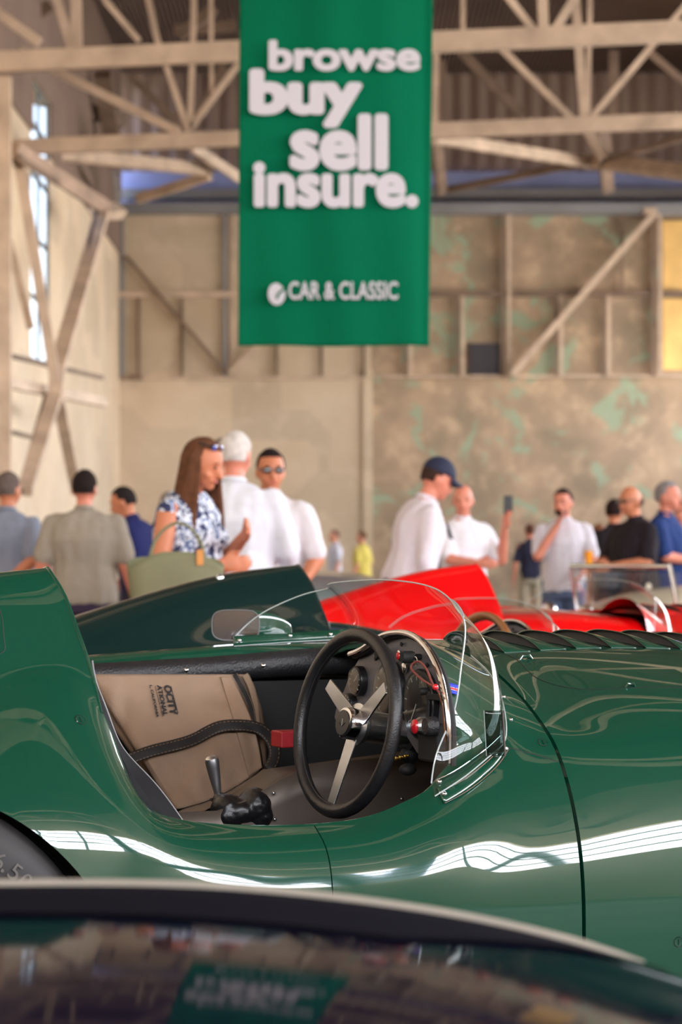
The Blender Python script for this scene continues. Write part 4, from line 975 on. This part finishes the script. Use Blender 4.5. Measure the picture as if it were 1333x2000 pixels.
def roadster(loc, yaw, paint, label, L=4.0, Wd=1.6, H=.85, screen=True, interior=tanl):
    r = empty('roadster', loc, yaw); tag(r, label, 'car')
    N = 64; M = 33; G = []
    for i in range(N+1):
        s = -1+2*i/N; x = s*L/2
        wd = Wd/2*(1-abs(s)**4.5)**.5*(1-.05*math.cos(s*3)) + .02
        belt = H*(.80+.06*math.cos(s*2.2)) * (1-abs(s)**6*.5)
        fen = .07*math.exp(-((s-.62)/.17)**2)+.09*math.exp(-((s+.60)/.2)**2)
        row = []
        for j in range(M):
            a = math.pi*j/(M-1); c, sn = math.cos(a), math.sin(a)
            y = wd*math.copysign(abs(c)**.62, c); z = .18+(belt-.18)*sn**.5+fen*(abs(c)**2)*(sn**.5)*2.2*(abs(c)*1.3-.2)
            if abs(s) < .9 and s > .12: z += .05*(1-abs(c))*sn
            row.append((x, y, z*(1-.35*max(0, abs(s)-.85)/.15)))
        G.append(row)
    mb = MB(); mb.grid(G); f2 = []
    for f in mb.f:
        i, j = f[0]//M, f[0] % M; s = -1+2*(i+.5)/N; c = math.cos(math.pi*(j+.5)/(M-1))
        if -.32 < s < .06 and abs(c) < .78: continue
        f2.append(f)
    mb.f = f2; mb.obj('body', paint, r)
    MB().box((-.34*L/2, -.6, .2), (.08*L/2, .6, .35)).obj('cockpit_floor', black, r, smooth=False)
    for y in (-.32, .32): 
        G = [[(-.55+.12*t+.03*math.cos(k*.7), y+.22*math.cos(a), .35+.5*t*(.6+.4*math.sin(a))) for a in np.linspace(0, math.pi, 9)] for k, t in enumerate(np.linspace(0, 1, 6))]
        MB().grid(G).obj('seat', interior, r, solid=.06)
    if screen:
        MB().box((.14, -.55, H*.86), (.17, .55, H*.86+.27)).obj('windscreen', clear, r, smooth=False)
        mb = MB(); x = .155
        mb.tube([(x,-.58,H*.82),(x-.06,-.56,H*.86+.30),(x-.06,.56,H*.86+.30),(x,.58,H*.82)], .016, 8); mb.obj('windscreen_frame', chrome, r)
    for x in (-.60*L/2, .62*L/2):
        for y, o_ in ((-Wd/2+.06, -1), (Wd/2-.06, 1)):
            w_ = MB().lathe([(.2,0),(.29,.01),(.31,-.02),(.315,-.08),(.3,-.15),(.2,-.15)], (x, y, .315), (0,o_,0), 40).obj('wheel', rubber, r)
            MB().lathe([(.19,-.01),(.12,-.04),(.05,-.03),(.03,.02)], (x, y, .315), (0,o_,0), 30).obj('wheel_rim', chrome, w_)
    for y in (-.48, .48): MB().ell((L/2-.22, y, H*.68), (.06,.09,.09)).obj('headlamp', chrome, r)
    MB().box((L/2-.02, -.3, .3), (L/2+.01, .3, .45)).obj('grille', black, r, smooth=False, bevel=.01)
    return r
silver = mat('silver_paint', (170,172,182), .3, metal=.5, coat=1, noise_amt=0)
cream = mat('cream_paint', (222,210,186), .35, coat=1, noise_amt=0)
roadster((-0.15, 18.0, 0), math.radians(-97), silver, 'silver open sports car nose-on in the background behind the headrest of the dark car', H=1.2, screen=False)
roadster((3.35, 17.4, 0), math.radians(190), cream, 'cream open car far back, in front of the man in a white T-shirt', H=1.12, screen=False)
roadster((1.48, 13.6, 0), math.radians(23), red, 'red open roadster with a chrome windscreen frame, right of the red headrest fairing', H=.95, L=3.4)
roadster((-2.6, 27, 0), math.radians(-20), mat('blue_black_paint', (30,34,48), .3, coat=1, noise_amt=0), 'dark car standing behind the people on the left', H=.95, screen=False)
# ---------- dark navy car in the foreground ----------
fc = empty('saloon_car', (0.1, 1.6, 0)); FL = Vector(fc.location)
tag(fc, 'out-of-focus dark navy car panel with a bright trim line at the bottom of the frame', 'car')
navy = mat('navy_paint', (9,9,26), 0.3, coat=0.42, noise_amt=0, spec=0)
navy.node_tree.nodes['Principled BSDF'].inputs['Coat Roughness'].default_value = .05; navy.node_tree.nodes['Principled BSDF'].inputs['Coat IOR'].default_value = 1.5
xs_ = [-1.5,-1.1,-.7,-.31,-.147,.016,.162,.279,.333,.45,.65,.95,1.3]; zs_ = [.80,.835,.849,.851,.850,.836,.811,.780,.765,.735,.68,.60,.50]
kn = [.6, 1.10, 1.28, 1.41, 1.57, 1.80, 1.95, 2.20, 2.30, 2.5]; tl_ = [-14, -9, -4.0, -1.4, 2.2, 4.2, 3.0, 7.75, 16, 60]
yy_ = np.linspace(.6, 2.5, 400); sl = np.tan(np.radians(np.interp(yy_, kn, tl_))); hz = -np.r_[0, np.cumsum((sl[1:]+sl[:-1])/2*np.diff(yy_))]; hz -= np.interp(2.2, yy_, hz)
zx_ = lambda X: float(ncs(xs_, np.array(zs_)[:, None], [X])[0, 0])
def hood(X, Y): return zx_(X)+float(np.interp(Y, yy_, hz))
ys_ = list(np.linspace(.62, 2.34, 70))+list(np.linspace(2.36, 2.48, 8)); G = []
for X in np.linspace(-1.5, 1.3, 120):
    row = [(X, y, hood(X, y)) for y in ys_]; l = row[-1]; f = row[0]
    row = [(X, f[1]-.04, .25), (X, f[1]-.04, f[2]-.12)]+row+[(X, l[1]+.05, l[2]-.08), (X, l[1]+.06, .55*l[2]), (X, l[1]+.0, .22)]
    G.append([Vector(p)-FL for p in row])
MB().grid(G).obj('bonnet', navy, fc, angle=80)
G = []
for X in np.linspace(-1.3, .30, 70):
    w_ = .39*min(1, max(.02, (.34-X)/.30))**1.2; G.append([Vector((X, y, hood(X, y)+.003))-FL for y in np.linspace(2.19-w_, 2.24, 30)])
MB().grid(G).obj('dark_band', mat('band_navy', (5,5,17), .9, noise_amt=0, spec=0.02), fc)  # matt dark navy band laid over the bonnet below the trim line
tr = [Vector((X, 2.19, hood(X, 2.19)+.004))-FL for X in np.linspace(-1.0, .275, 60)]
MB().tube(tr, [.0048]*56+[.005,.004,.003,.001], 10).obj('trim_strip', mat('bright_trim', (150,142,130), .3, coat=.8, noise_amt=0), fc)
for x in (-1.05, .95):
    for y, o_ in ((.72, -1), (2.42, 1)):
        MB().lathe([(.2,0),(.3,.01),(.32,-.03),(.32,-.15),(.3,-.18),(.2,-.18)], Vector((x, y, .32))-FL, (0,o_,0), 40).obj('wheel', rubber, fc)
# ======================= PEOPLE =======================
SK = {'fair': (214,150,122), 'tan': (190,118,84), 'ruddy': (206,128,104), 'pale': (222,168,140)}
def skin(k): return mat('skin_'+k, SK[k], .55, noise_amt=.08, scale=9)
def cap_(mb, a, b, ra, rb, n=14):
    a, b = Vector(a), Vector(b); d = b-a; L = d.length; d = d/L if L > 1e-6 else Vector((0,0,1)); pr = []
    for k in range(6): t = math.pi/2*k/5; pr.append((max(.0005, ra*math.sin(t)), -ra*math.cos(t)))
    for k in range(6): t = math.pi/2*k/5; pr.append((max(.0005, rb*math.cos(t)), L+rb*math.sin(t)))
    mb.lathe(pr, a, d, n)
def loftz(mb, rings, n=28, M=None):     # rings: (center, rx, ry, power)
    vs = []; fs = []
    for c, rx, ry in rings:
        for k in range(n):
            a = 2*math.pi*k/n; ca, sa = math.cos(a), math.sin(a)
            p = Vector((math.copysign(abs(ca)**.85, ca)*rx, math.copysign(abs(sa)**.85, sa)*ry, 0))
            vs.append(Vector(c)+(M@p if M else p))
    for i in range(len(rings)-1):
        for k in range(n): fs.append((i*n+k, i*n+(k+1)%n, (i+1)*n+(k+1)%n, (i+1)*n+k))
    fs += [tuple(range(n))[::-1], tuple((len(rings)-1)*n+k for k in range(n))]
    mb.add(vs, fs)
def person(name_label, X, d, H, face, top, bottom, hair=(60,42,32), skink='fair', lean=0.0, head=(0,0), armL=None, armR=None, build=1.0,
           sleeves='short', vox=.011, hairlen=0, cap=None, glasses=None, bald=False, female=False, belly=0.0, group=None, beard=False, torso_mat=None, shorts=False):
    """face: heading angle in degrees (0 = looking away from the camera, 180 = towards it, 90 = left). Arms: list of elbow, wrist in the body frame"""
    s = H/1.738
    r = empty('person', (X, d, 0), math.radians(face)); r.scale = (s, s, s); tag(r, name_label, 'person', group)
    Ml = Matrix.Rotation(-math.radians(lean), 3, 'X'); pel = Vector((0,0,.95))
    def T(p): p = Vector(p); return pel+Ml@(p-pel) if p.z > .95 else p
    B = build; shw = .178*(.93 if female else 1)*(.6+.4*B)
    sk = skin(skink)
    hc = T((0,.0,1.478)); hr = Matrix.Rotation(math.radians(head[0]), 3, 'Z')@Matrix.Rotation(-math.radians(head[1]+lean*.6), 3, 'X')
    def Hd(p): return hc+hr@Vector(p)
    el, wl = armL or [(-.235,-.03,1.13), (-.25,.05,.87)]; er, wr = armR or [(.235,-.03,1.13), (.25,.05,.87)]
    arms = []
    for sx, e_, w_ in ((-1, el, wl), (1, er, wr)):
        arms.append((T((sx*shw, -.01, 1.385)), T(e_), T(w_)))
    legs = [(Vector((sx*.09,0,.93)), Vector((sx*.105,.03,.50)), Vector((sx*.11,-.02,.09))) for sx in (-1, 1)]
    # --- body: torso, limbs, neck, head, hands in one skin
    mb = MB()
    tr = [((0,0,.88),.155*B,.11*B),((0,.0,.98),.16*B,.115*B),((0,.01,1.12),.138*B,(.105+belly*.6)*B),((0,0,1.28),.16*B,(.115+belly*.2)*B),((0,-.01,1.38),.165*B,.105),((0,-.015,1.44),.12*B,.075),((0,-.01,1.48),.06,.055)]
    loftz(mb, [(T(c), a, b) for c, a, b in tr], M=Ml)
    cap_(mb, T((0,-.01,1.44)), Hd((0,.0,.06)), .058, .052)
    for i, (a, b, c) in enumerate(arms):
        cap_(mb, a, b, .048*B, .040*B); cap_(mb, b, c, .041*B, .028)
        dr = (c-b).normalized(); sd = Vector((0,1,0)) if abs(dr.y) < .7 else Vector((0,0,1)); sd = (sd-dr*sd.dot(dr)).normalized(); nn = dr.cross(sd)
        pc = c+dr*.045; R = Matrix((sd, nn, dr)).transposed(); mb.ell(pc, (.042,.018,.05), 14, 10, R)
        for k in range(4):
            o_ = sd*(.031-.0205*k); L1 = (.036,.042,.040,.030)[k]; p0 = c+dr*.085+o_; p1 = p0+dr*L1+nn*.010*(-1 if i else 1); p2 = p1+dr*L1*.6+nn*.024*(-1 if i else 1)
            cap_(mb, p0-dr*.02, p1, .0095, .009, 8); cap_(mb, p1, p2, .009, .008, 8)
        cap_(mb, c+dr*.02+sd*.025, c+dr*.065+sd*.058, .012, .010, 8); cap_(mb, c+dr*.065+sd*.058, c+dr*.095+sd*.055+nn*.01, .010, .009, 8)
    for a, b, c in legs:
        cap_(mb, a, b, .085*B, .058); cap_(mb, b, c, .058, .04)
    # head
    mb.ell(Hd((0,.015,.155)), (.076,.094,.108), 28, 20, hr); mb.ell(Hd((0,.050,.095)), (.056,.056,.056), 20, 14, hr); mb.ell(Hd((0,.082,.055)), (.026,.022,.022), 12, 10, hr)
    cap_(mb, Hd((0,.100,.155)), Hd((0,.122,.112)), .009, .014, 10)
    for sx in (-1, 1):
        mb.ell(Hd((sx*.078,.0,.13)), (.010,.020,.030), 10, 8, hr); mb.ell(Hd((sx*.042,.075,.105)), (.022,.02,.02), 10, 8, hr); mb.ell(Hd((sx*.03,.093,.168)), (.024,.014,.010), 10, 8, hr)
        mb.ell(Hd((sx*.02,.098,.083)), (.016,.012,.007), 10, 6, hr)
    body_me = remeshed(mb, vox, 3); bo = me_obj('body', body_me, sk, r)
    # --- eyes, brows, mouth
    if abs((face+head[0]) % 360-180) < 130:
        eb = mat('eye_dark', (45,32,28), .4, noise_amt=0); lip = mat('lips', (170,84,76), .5, noise_amt=0)
        for sx in (-1, 1):
            MB().ell(Hd((sx*.031,.098,.148)), (.012,.008,.006), 12, 8, hr).obj('eye', eb, r)
            MB().ell(Hd((sx*.032,.103,.172)), (.018,.006,.0035), 12, 6, hr).obj('eyebrow', mat('hair_%d_%d_%d' % hair, hair, .9, noise_amt=.2, scale=30, spec=.1), r)
        MB().ell(Hd((0,.108,.082)), (.022,.007,.006), 12, 8, hr).obj('mouth', lip, r)
    # --- shirt
    I = .016; mb = MB(); hem = .86
    t2 = [((0,0,hem),.172*B,.13*B+belly*.4),((0,0,.98),.172*B,.132*B+belly*.5),((0,.01,1.12),(.158 if not female else .148)*B,(.124+belly*.6)*B),((0,0,1.28),.177*B,(.134+belly*.2)*B),((0,-.01,1.38),.180*B,.122),((0,-.015,1.44),.135*B,.09),((0,-.01,1.478),.078,.07)]
    loftz(mb, [(T(c) if c[2] > .95 else Vector(c), a, b) for c, a, b in t2], M=Ml if lean else None)
    if female: mb.ell(T((-.07,.10,1.27)), (.07,.07,.065)); mb.ell(T((.07,.10,1.27)), (.07,.07,.065))
    for a, b, c in arms:
        if sleeves == 'short': m_ = a.lerp(b, .82); cap_(mb, a, m_, .058*B, .060*B)
        elif sleeves == 'long': cap_(mb, a, b, .058*B, .052*B); cap_(mb, b, c.lerp(b, .08), .052*B, .038)
        else: cap_(mb, a.lerp(T((0,0,1.40)), .35), a.lerp(b, .0), .052*B, .05*B)
    me = remeshed(mb, vox*1.15, 5)
    for v in me.vertices:
        n_ = noise.noise(Vector((v.co.x*9, v.co.y*9, v.co.z*4))); v.co += v.normal*(.010*n_+.012*noise.noise(Vector((v.co.x*16, v.co.y*16, v.co.z*3.5)))+.004*noise.noise(v.co*26))
    sh = me_obj('shirt', me, torso_mat or mat('cloth_%d_%d_%d' % top, top, .85, noise_amt=.05, scale=5, spec=.2), r)
    if female is False:
        mb = MB(); G = []
        for k in range(25):
            a = 2*math.pi*k/24; c = T((0,-.008,1.475)); G.append([c+Ml@Vector((math.cos(a)*.066, math.sin(a)*.062, -.008)), c+Ml@Vector((math.cos(a)*.060, math.sin(a)*.058, .028+.008*-math.sin(a))), c+Ml@Vector((math.cos(a)*.068, math.sin(a)*.066, .012))])
        mb.grid(G).obj('collar', torso_mat or MATS['cloth_%d_%d_%d' % top], sh, solid=.003)
    # --- trousers
    mb = MB(); loftz(mb, [((0,0,.80),.165*B,.125*B),((0,0,.90),.166*B,.124*B),((0,0,1.0),.160*B,(.118+belly*.4)*B)])
    for a, b, c in legs:
        cap_(mb, a, b, .098*B, .075)
        if not shorts: cap_(mb, b, c, .074, .056)
    me_obj('trousers', remeshed(mb, vox*1.3, 3), mat('cloth_%d_%d_%d' % bottom, bottom, .85, noise_amt=.05, scale=5, spec=.2), r)
    for a, b, c in legs:
        mb = MB(); mb.ell((c.x, c.y+.06, .045), (.048,.13,.045)); mb.box((c.x-.045, c.y-.06, 0), (c.x+.045, c.y+.18, .025)); mb.obj('shoe', mat('shoe_dark', (50,42,38), .6), r)
    # --- hair
    hm = mat('hair_%d_%d_%d' % hair, hair, .9, noise_amt=.2, scale=30, spec=.1)
    if not bald:
        mb = MB(); mb.ell((0,0,0), (.084,.104,.109), 32, 24); vs = []
        for p in mb.v:
            x, y, z = p; front = y > .02 and z < .055; low = z < (-.055 if y < -.03 else -.01)
            k = 1.0 if not (front or low or (abs(x) > .06 and z < -.0 and y > -.02)) else .78
            q = Vector((x, y, z))*k*(1+.04*noise.noise(Vector(p)*40)); vs.append(tuple(Hd(q+Vector((0,.006,.163)))))
        mb.v = vs; mb.obj('hair', hm, r)
    elif hair != (0,0,0):
        mb = MB(); mb.ell((0,0,0), (.081,.10,.05), 28, 16); mb.v = [tuple(Hd(Vector((x, min(y, .02), z if y < .03 else z*.3))+Vector((0,.002,.128)))) for x, y, z in mb.v]; mb.obj('hair', hm, r)
    if hairlen:
        mb = MB(); G = []
        for i in range(33):
            a = math.pi*(1.0+ (i/32-.5)*1.35)+math.pi/2; row = []
            for k in range(15):
                t = k/14; rr = (.088+.02*t+.006*math.sin(a*9+t*4)+.03*t*t)*min(1, .45+t*3.4)
                row.append(Hd((0,.0,.19))+Vector((math.cos(a)*rr*1.05, math.sin(a)*rr*.95-.03*t, -hairlen*t))+Vector((0,0,.05*(1-t))))
            G.append(row)
        mb.grid(G).obj('long_hair', hm, r, solid=.02)
    if beard:
        MB().ell(Hd((0,.066,.068)), (.056,.054,.034), 18, 12, hr).obj('beard', hm, r)
    if cap:
        cm = mat('cap_%d_%d_%d' % cap, cap, .8, noise_amt=.05); mb = MB(); mb.ell((0,0,0), (.088,.108,.10), 28, 20)
        mb.v = [tuple(Hd(Vector((x, y, max(z, -.005)))+Vector((0,.008,.185)))) for x, y, z in mb.v]; co = mb.obj('cap', cm, r)
        G = [[Hd(Vector((math.sin(a)*.078*(1-.1*t), .06+math.cos(a)*.05+.075*t*max(.15, math.cos(a)), .185-.012*t-.03*abs(math.sin(a))*t))) for t in (0, .5, 1)] for a in np.linspace(-1.4, 1.4, 15)]
        MB().grid(G).obj('peak', cm, co, solid=.004)
    if glasses:
        gm_ = mat('sunglass_lens_%d' % glasses[2], glasses, .1, coat=1, noise_amt=0); dz, dy = (.0, 0) if glasses[2] < 100 else (.085, -.045)
        for sx in (-1, 1): MB().ell(Hd((sx*.034,.112+dy,.150+dz)), (.027,.008,.018), 14, 8, hr).obj('sunglass_lens', gm_, r)
        MB().tube([Hd((-.08,.0,.155+dz)), Hd((-.07,.09+dy,.155+dz)), Hd((0,.112+dy,.156+dz)), Hd((.07,.09+dy,.155+dz)), Hd((.08,.0,.155+dz))], .004, 6).obj('sunglass_frame', bezel, r)
    return r, T, Hd
def PX(x, d): return (x-XC)/F*d
HAND_BEHIND = lambda s: [(s*.25,-.12,1.14), (s*.06,-.17,.98)]
# left edge man in grey-blue polo, hands behind his back
person('man in a grey-blue polo shirt with hands behind his back, cut by the left edge', PX(15,16.5), 16.5, 1.75, -20, (128,134,150), (70,74,90), (96,84,78), 'tan', armL=HAND_BEHIND(-1), armR=HAND_BEHIND(1), build=1.12)
person('man in a taupe T-shirt seen from behind with arms hanging at his sides', PX(165,16.0), 16.0, 1.745, 0, (150,140,126), (58,46,66), (38,30,28), 'ruddy', armL=[(-.27,-.02,1.14),(-.29,.06,.90)], armR=[(.27,.0,1.13),(.33,.10,.88)], build=1.3, head=(-5,0))
person('person in a pale pink top half hidden between the two men at the left', PX(68,19), 19, 1.45, 10, (230,186,180), (90,80,90), (120,90,70), 'fair', vox=.012)
person('dark-haired man in navy leaning behind the woman with the tote', PX(282,18.5), 18.5, 1.74, 60, (32,36,84), (50,46,58), (40,34,34), 'tan', lean=14, head=(15,10), armL=[(-.2,.2,1.15),(-.1,.35,1.0)], armR=[(.2,.2,1.15),(.1,.35,1.0)], build=1.15)
person('grey-haired person half hidden behind the woman and the navy shirt', PX(330,21), 21, 1.74, 30, (196,190,190), (80,80,90), (130,120,112), 'fair', vox=.012)
# the woman
fm_ = bpy.data.materials.new('floral_print'); fm_.use_nodes = True; t = fm_.node_tree; b = t.nodes['Principled BSDF']; b.inputs['Roughness'].default_value = .85
co = t.nodes.new('ShaderNodeTexCoord'); vo = t.nodes.new('ShaderNodeTexNoise'); vo.inputs['Scale'].default_value = 22; vo.inputs['Detail'].default_value = 1.5; vo.inputs['Distortion'].default_value = 1.2; t.links.new(co.outputs['Object'], vo.inputs['Vector'])
ra = t.nodes.new('ShaderNodeValToRGB'); ra.color_ramp.interpolation = 'CONSTANT'; ra.color_ramp.elements[0].color = srgb(40,48,84)+(1,); ra.color_ramp.elements[1].position = .47; ra.color_ramp.elements[1].color = srgb(214,220,230)+(1,)
e = ra.color_ramp.elements.new(.60); e.color = srgb(96,112,150)+(1,)
t.links.new(vo.outputs['Fac'], ra.inputs[0]); t.links.new(ra.outputs[0], b.inputs['Base Color'])
wom, TW, HW = person('woman with long brown hair and blue sunglasses on her head, hand raised to her chest', PX(360,11.4), 11.4, 1.735, -118, (214,220,230), (70,74,90), (92,60,42), 'tan', lean=4, head=(8,16),
    armL=[(-.27,.02,1.12),(-.05,.27,1.28)], armR=[(.27,.02,1.12),(.12,.25,1.15)], build=1.12, sleeves='none', hairlen=.36, glasses=(30,60,150), female=True, vox=.007, torso_mat=fm_)
tb = empty('tote_bag', (PX(343,10.95), 10.95, .80), math.radians(12)); tag(tb, 'large olive green tote bag hanging from the arm of the long-haired woman', 'bag')
olive = mat('olive_fabric', (112,112,84), .85, noise_amt=.1, scale=5)
G = []
for i in range(33):
    a = 2*math.pi*i/32; row = []
    for k in range(13):
        t_ = k/12; wd = .17+.04*t_; dp = .07+.02*math.sin(math.pi*t_); ca, sa = math.cos(a), math.sin(a)
        row.append((math.copysign(abs(ca)**.7, ca)*wd*1.05, math.copysign(abs(sa)**.7, sa)*dp+.012*noise.noise(Vector((a*2, t_*3, 1))), .38*t_-.0+.012*math.sin(3*a)*t_-.05*t_*abs(ca)**2))
    G.append(row)
MB().grid(G).obj('bag_body', olive, tb, solid=.006)
MB().tube(smooth_line([(-.12,0,.34),(-.08,.0,.46),(.02,.0,.52),(.10,0,.46),(.14,0,.34)], 24), .008, 8).obj('handle', olive, tb)
MB().box((-.15,-.06,0), (.15,.06,.02)).obj('bag_base', olive, tb, smooth=False)
MB().box((.085,-.085,.33), (.115,-.075,.40)).obj('leather_tag', mat('tag_ochre', (190,130,60), .6), tb, smooth=False)
# big man in white shirt from behind
p_, TT, HH = person('tall grey-haired man in a white shirt seen from behind beside the woman', PX(458,13.2), 13.2, 1.85, -12, (212,214,222), (200,200,205), (196,188,182), 'ruddy', armL=[(-.25,.06,1.14),(-.20,.26,1.05)], armR=[(.27,.03,1.14),(.24,.22,1.0)], build=1.25, sleeves='long', head=(-4,4))
person('grey-haired man mostly hidden behind the tall man in white', PX(437,15.5), 15.5, 1.93, -60, (205,205,212), (90,90,100), (120,112,108), 'fair', vox=.012)
person('dark-haired man with sunglasses and a white short-sleeved shirt facing the camera', PX(528,14.0), 14.0, 1.79, 160, (214,210,214), (190,186,186), (36,28,28), 'tan', armL=[(-.27,-.02,1.12),(-.22,.14,.96)], armR=[(.26,.05,1.12),(.1,.25,1.05)], build=1.2, glasses=(30,26,28), head=(30,4))
person('tiny far person in pale grey standing left of the yellow shirt', PX(655,45), 45, 1.72, 100, (196,196,206), (90,90,100), (120,90,80), 'fair', vox=.016)
person('tiny far person in a yellow shirt against the concrete wall', PX(708,43), 43, 1.68, 60, (200,182,92), (80,80,90), (120,90,70), 'fair', vox=.016, build=1.15)
# cap man
person('man in a navy cap and white long-sleeved shirt leaning over the red car', PX(792,15.2), 15.2, 1.82, -72, (218,210,218), (44,52,86), (60,44,36), 'ruddy', lean=15, head=(0,14), armL=[(-.24,.02,1.12),(-.20,.12,.84)], armR=[(.24,.0,1.10),(.22,.08,.82)], build=1.12, sleeves='long', cap=(26,32,58))
p_, T1, H1 = person('bald man in a white shirt with a dark shoulder bag raising a phone', PX(905,18.5), 18.5, 1.73, -155, (226,222,228), (70,72,88), (170,150,140), 'ruddy', armL=[(-.26,.14,1.16),(-.20,.30,1.40)], armR=[(.20,.18,1.16),(.06,.34,1.14)], build=1.12, head=(-30,4), bald=True)
def held(nm, lab, cat, base, off, size, m):
    w_ = base.matrix_basis@Vector(off); o = empty(nm, w_, base.rotation_euler.z); MB().box((-size[0]/2,-size[1]/2,0), (size[0]/2,size[1]/2,size[2])).obj('casing', m, o, smooth=False, bevel=.006); tag(o, lab, cat); return o
bpy.context.view_layer.update()
held('mobile_phone', 'dark mobile phone held up by the bald man in white', 'phone', p_, (-.205,.345,1.50), (.075,.012,.15), bezel)
bb = MB(); bb.box((.10,-.22,.95), (.22,-.10,1.38)); 
bgp = empty('shoulder_bag', p_.matrix_basis@Vector((.17,-.18,.98)), p_.rotation_euler.z); MB().ell((0,0,.18), (.13,.09,.24)).obj('bag_body', black, bgp); MB().tube([(-.02,.02,.38),(-.02,.2,.44),(.0,.30,.34)], .018, 8).obj('strap', black, bgp); tag(bgp, 'black shoulder bag on the bald man in white', 'bag')
person('far man in a dark navy shirt seen from behind, left of the white T-shirt', PX(1036,38), 38, 1.72, 10, (38,38,56), (150,140,120), (90,60,48), 'ruddy', vox=.014)
person('bearded man in a white T-shirt with his hand to his chin', PX(1102,21.3), 21.3, 1.78, 175, (212,206,214), (84,104,136), (48,34,30), 'ruddy', armL=[(-.25,.1,1.14),(-.16,.24,1.02)], armR=[(.22,.18,1.16),(.06,.16,1.42)], build=1.12, head=(-20,4), beard=True)
person('far person in a blue shirt between the white T-shirt and the man with the drink', PX(1170,34), 34, 1.66, -60, (52,84,130), (80,80,90), (110,70,50), 'ruddy', vox=.014)
person('person with dark curly hair in black behind the man with the drink', PX(1200,23), 23, 1.73, -20, (40,36,42), (50,50,56), (40,28,26), 'tan', vox=.011, build=1.05)
p_, _, _ = person('man in a black shirt and pale shorts holding an orange drink', PX(1240,19.5), 19.5, 1.75, 118, (34,28,34), (214,198,178), (60,40,36), 'tan', armL=[(-.26,.06,1.13),(-.12,.30,1.10)], armR=[(.25,.1,1.14),(.1,.34,1.10)], build=1.2, belly=.05, glasses=(24,22,26), bald=True, head=(0,8), shorts=True)
bpy.context.view_layer.update()
dk = empty('drink_glass', p_.matrix_basis@Vector((.03,.42,1.10)), 0); MB().lathe([(.028,0),(.036,.12),(.034,.12),(.027,.005)], (0,0,0), (0,0,1), 20).obj('glass', mat('orange_drink', (236,150,30), .2, noise_amt=0), dk); tag(dk, 'glass of orange drink held by the man in the black shirt', 'glass')
person('grey-haired man in a navy polo shirt with crossed arms at the right edge', PX(1302,20.0), 20.0, 1.80, -115, (36,56,106), (190,158,118), (132,126,126), 'ruddy', armL=[(-.26,.08,1.14),(.02,.24,1.16)], armR=[(.26,.08,1.14),(.0,.27,1.10)], build=1.2, belly=.03)
person('person in a pale top cut by the right edge beyond the navy polo', PX(1336,23), 23, 1.72, 150, (214,190,186), (90,90,100), (120,90,80), 'ruddy', vox=.012)
# posters and a plain pale strip on the side wall
for i, (x, y0, y1, d_, c_, lab) in enumerate(((8,862,880,35.2,(236,236,238),'small white notice on the left side wall, at the frame edge'),(6,892,906,35.2,(80,80,90),'small dark notice under the white one on the left side wall'),(90,868,952,38.4,(230,228,224),'tall pale strip on the left side wall behind the taupe T-shirt'))):
    a, b_ = W(x, y1, d_), W(x, y0, d_); o = MB().box((LX+.0, d_-.45, a.z), (LX+.06, d_+.45, b_.z)).obj('wall_notice', mat('notice_%d' % i, c_, .6, noise_amt=0), smooth=False); tag(o, lab, 'notice')
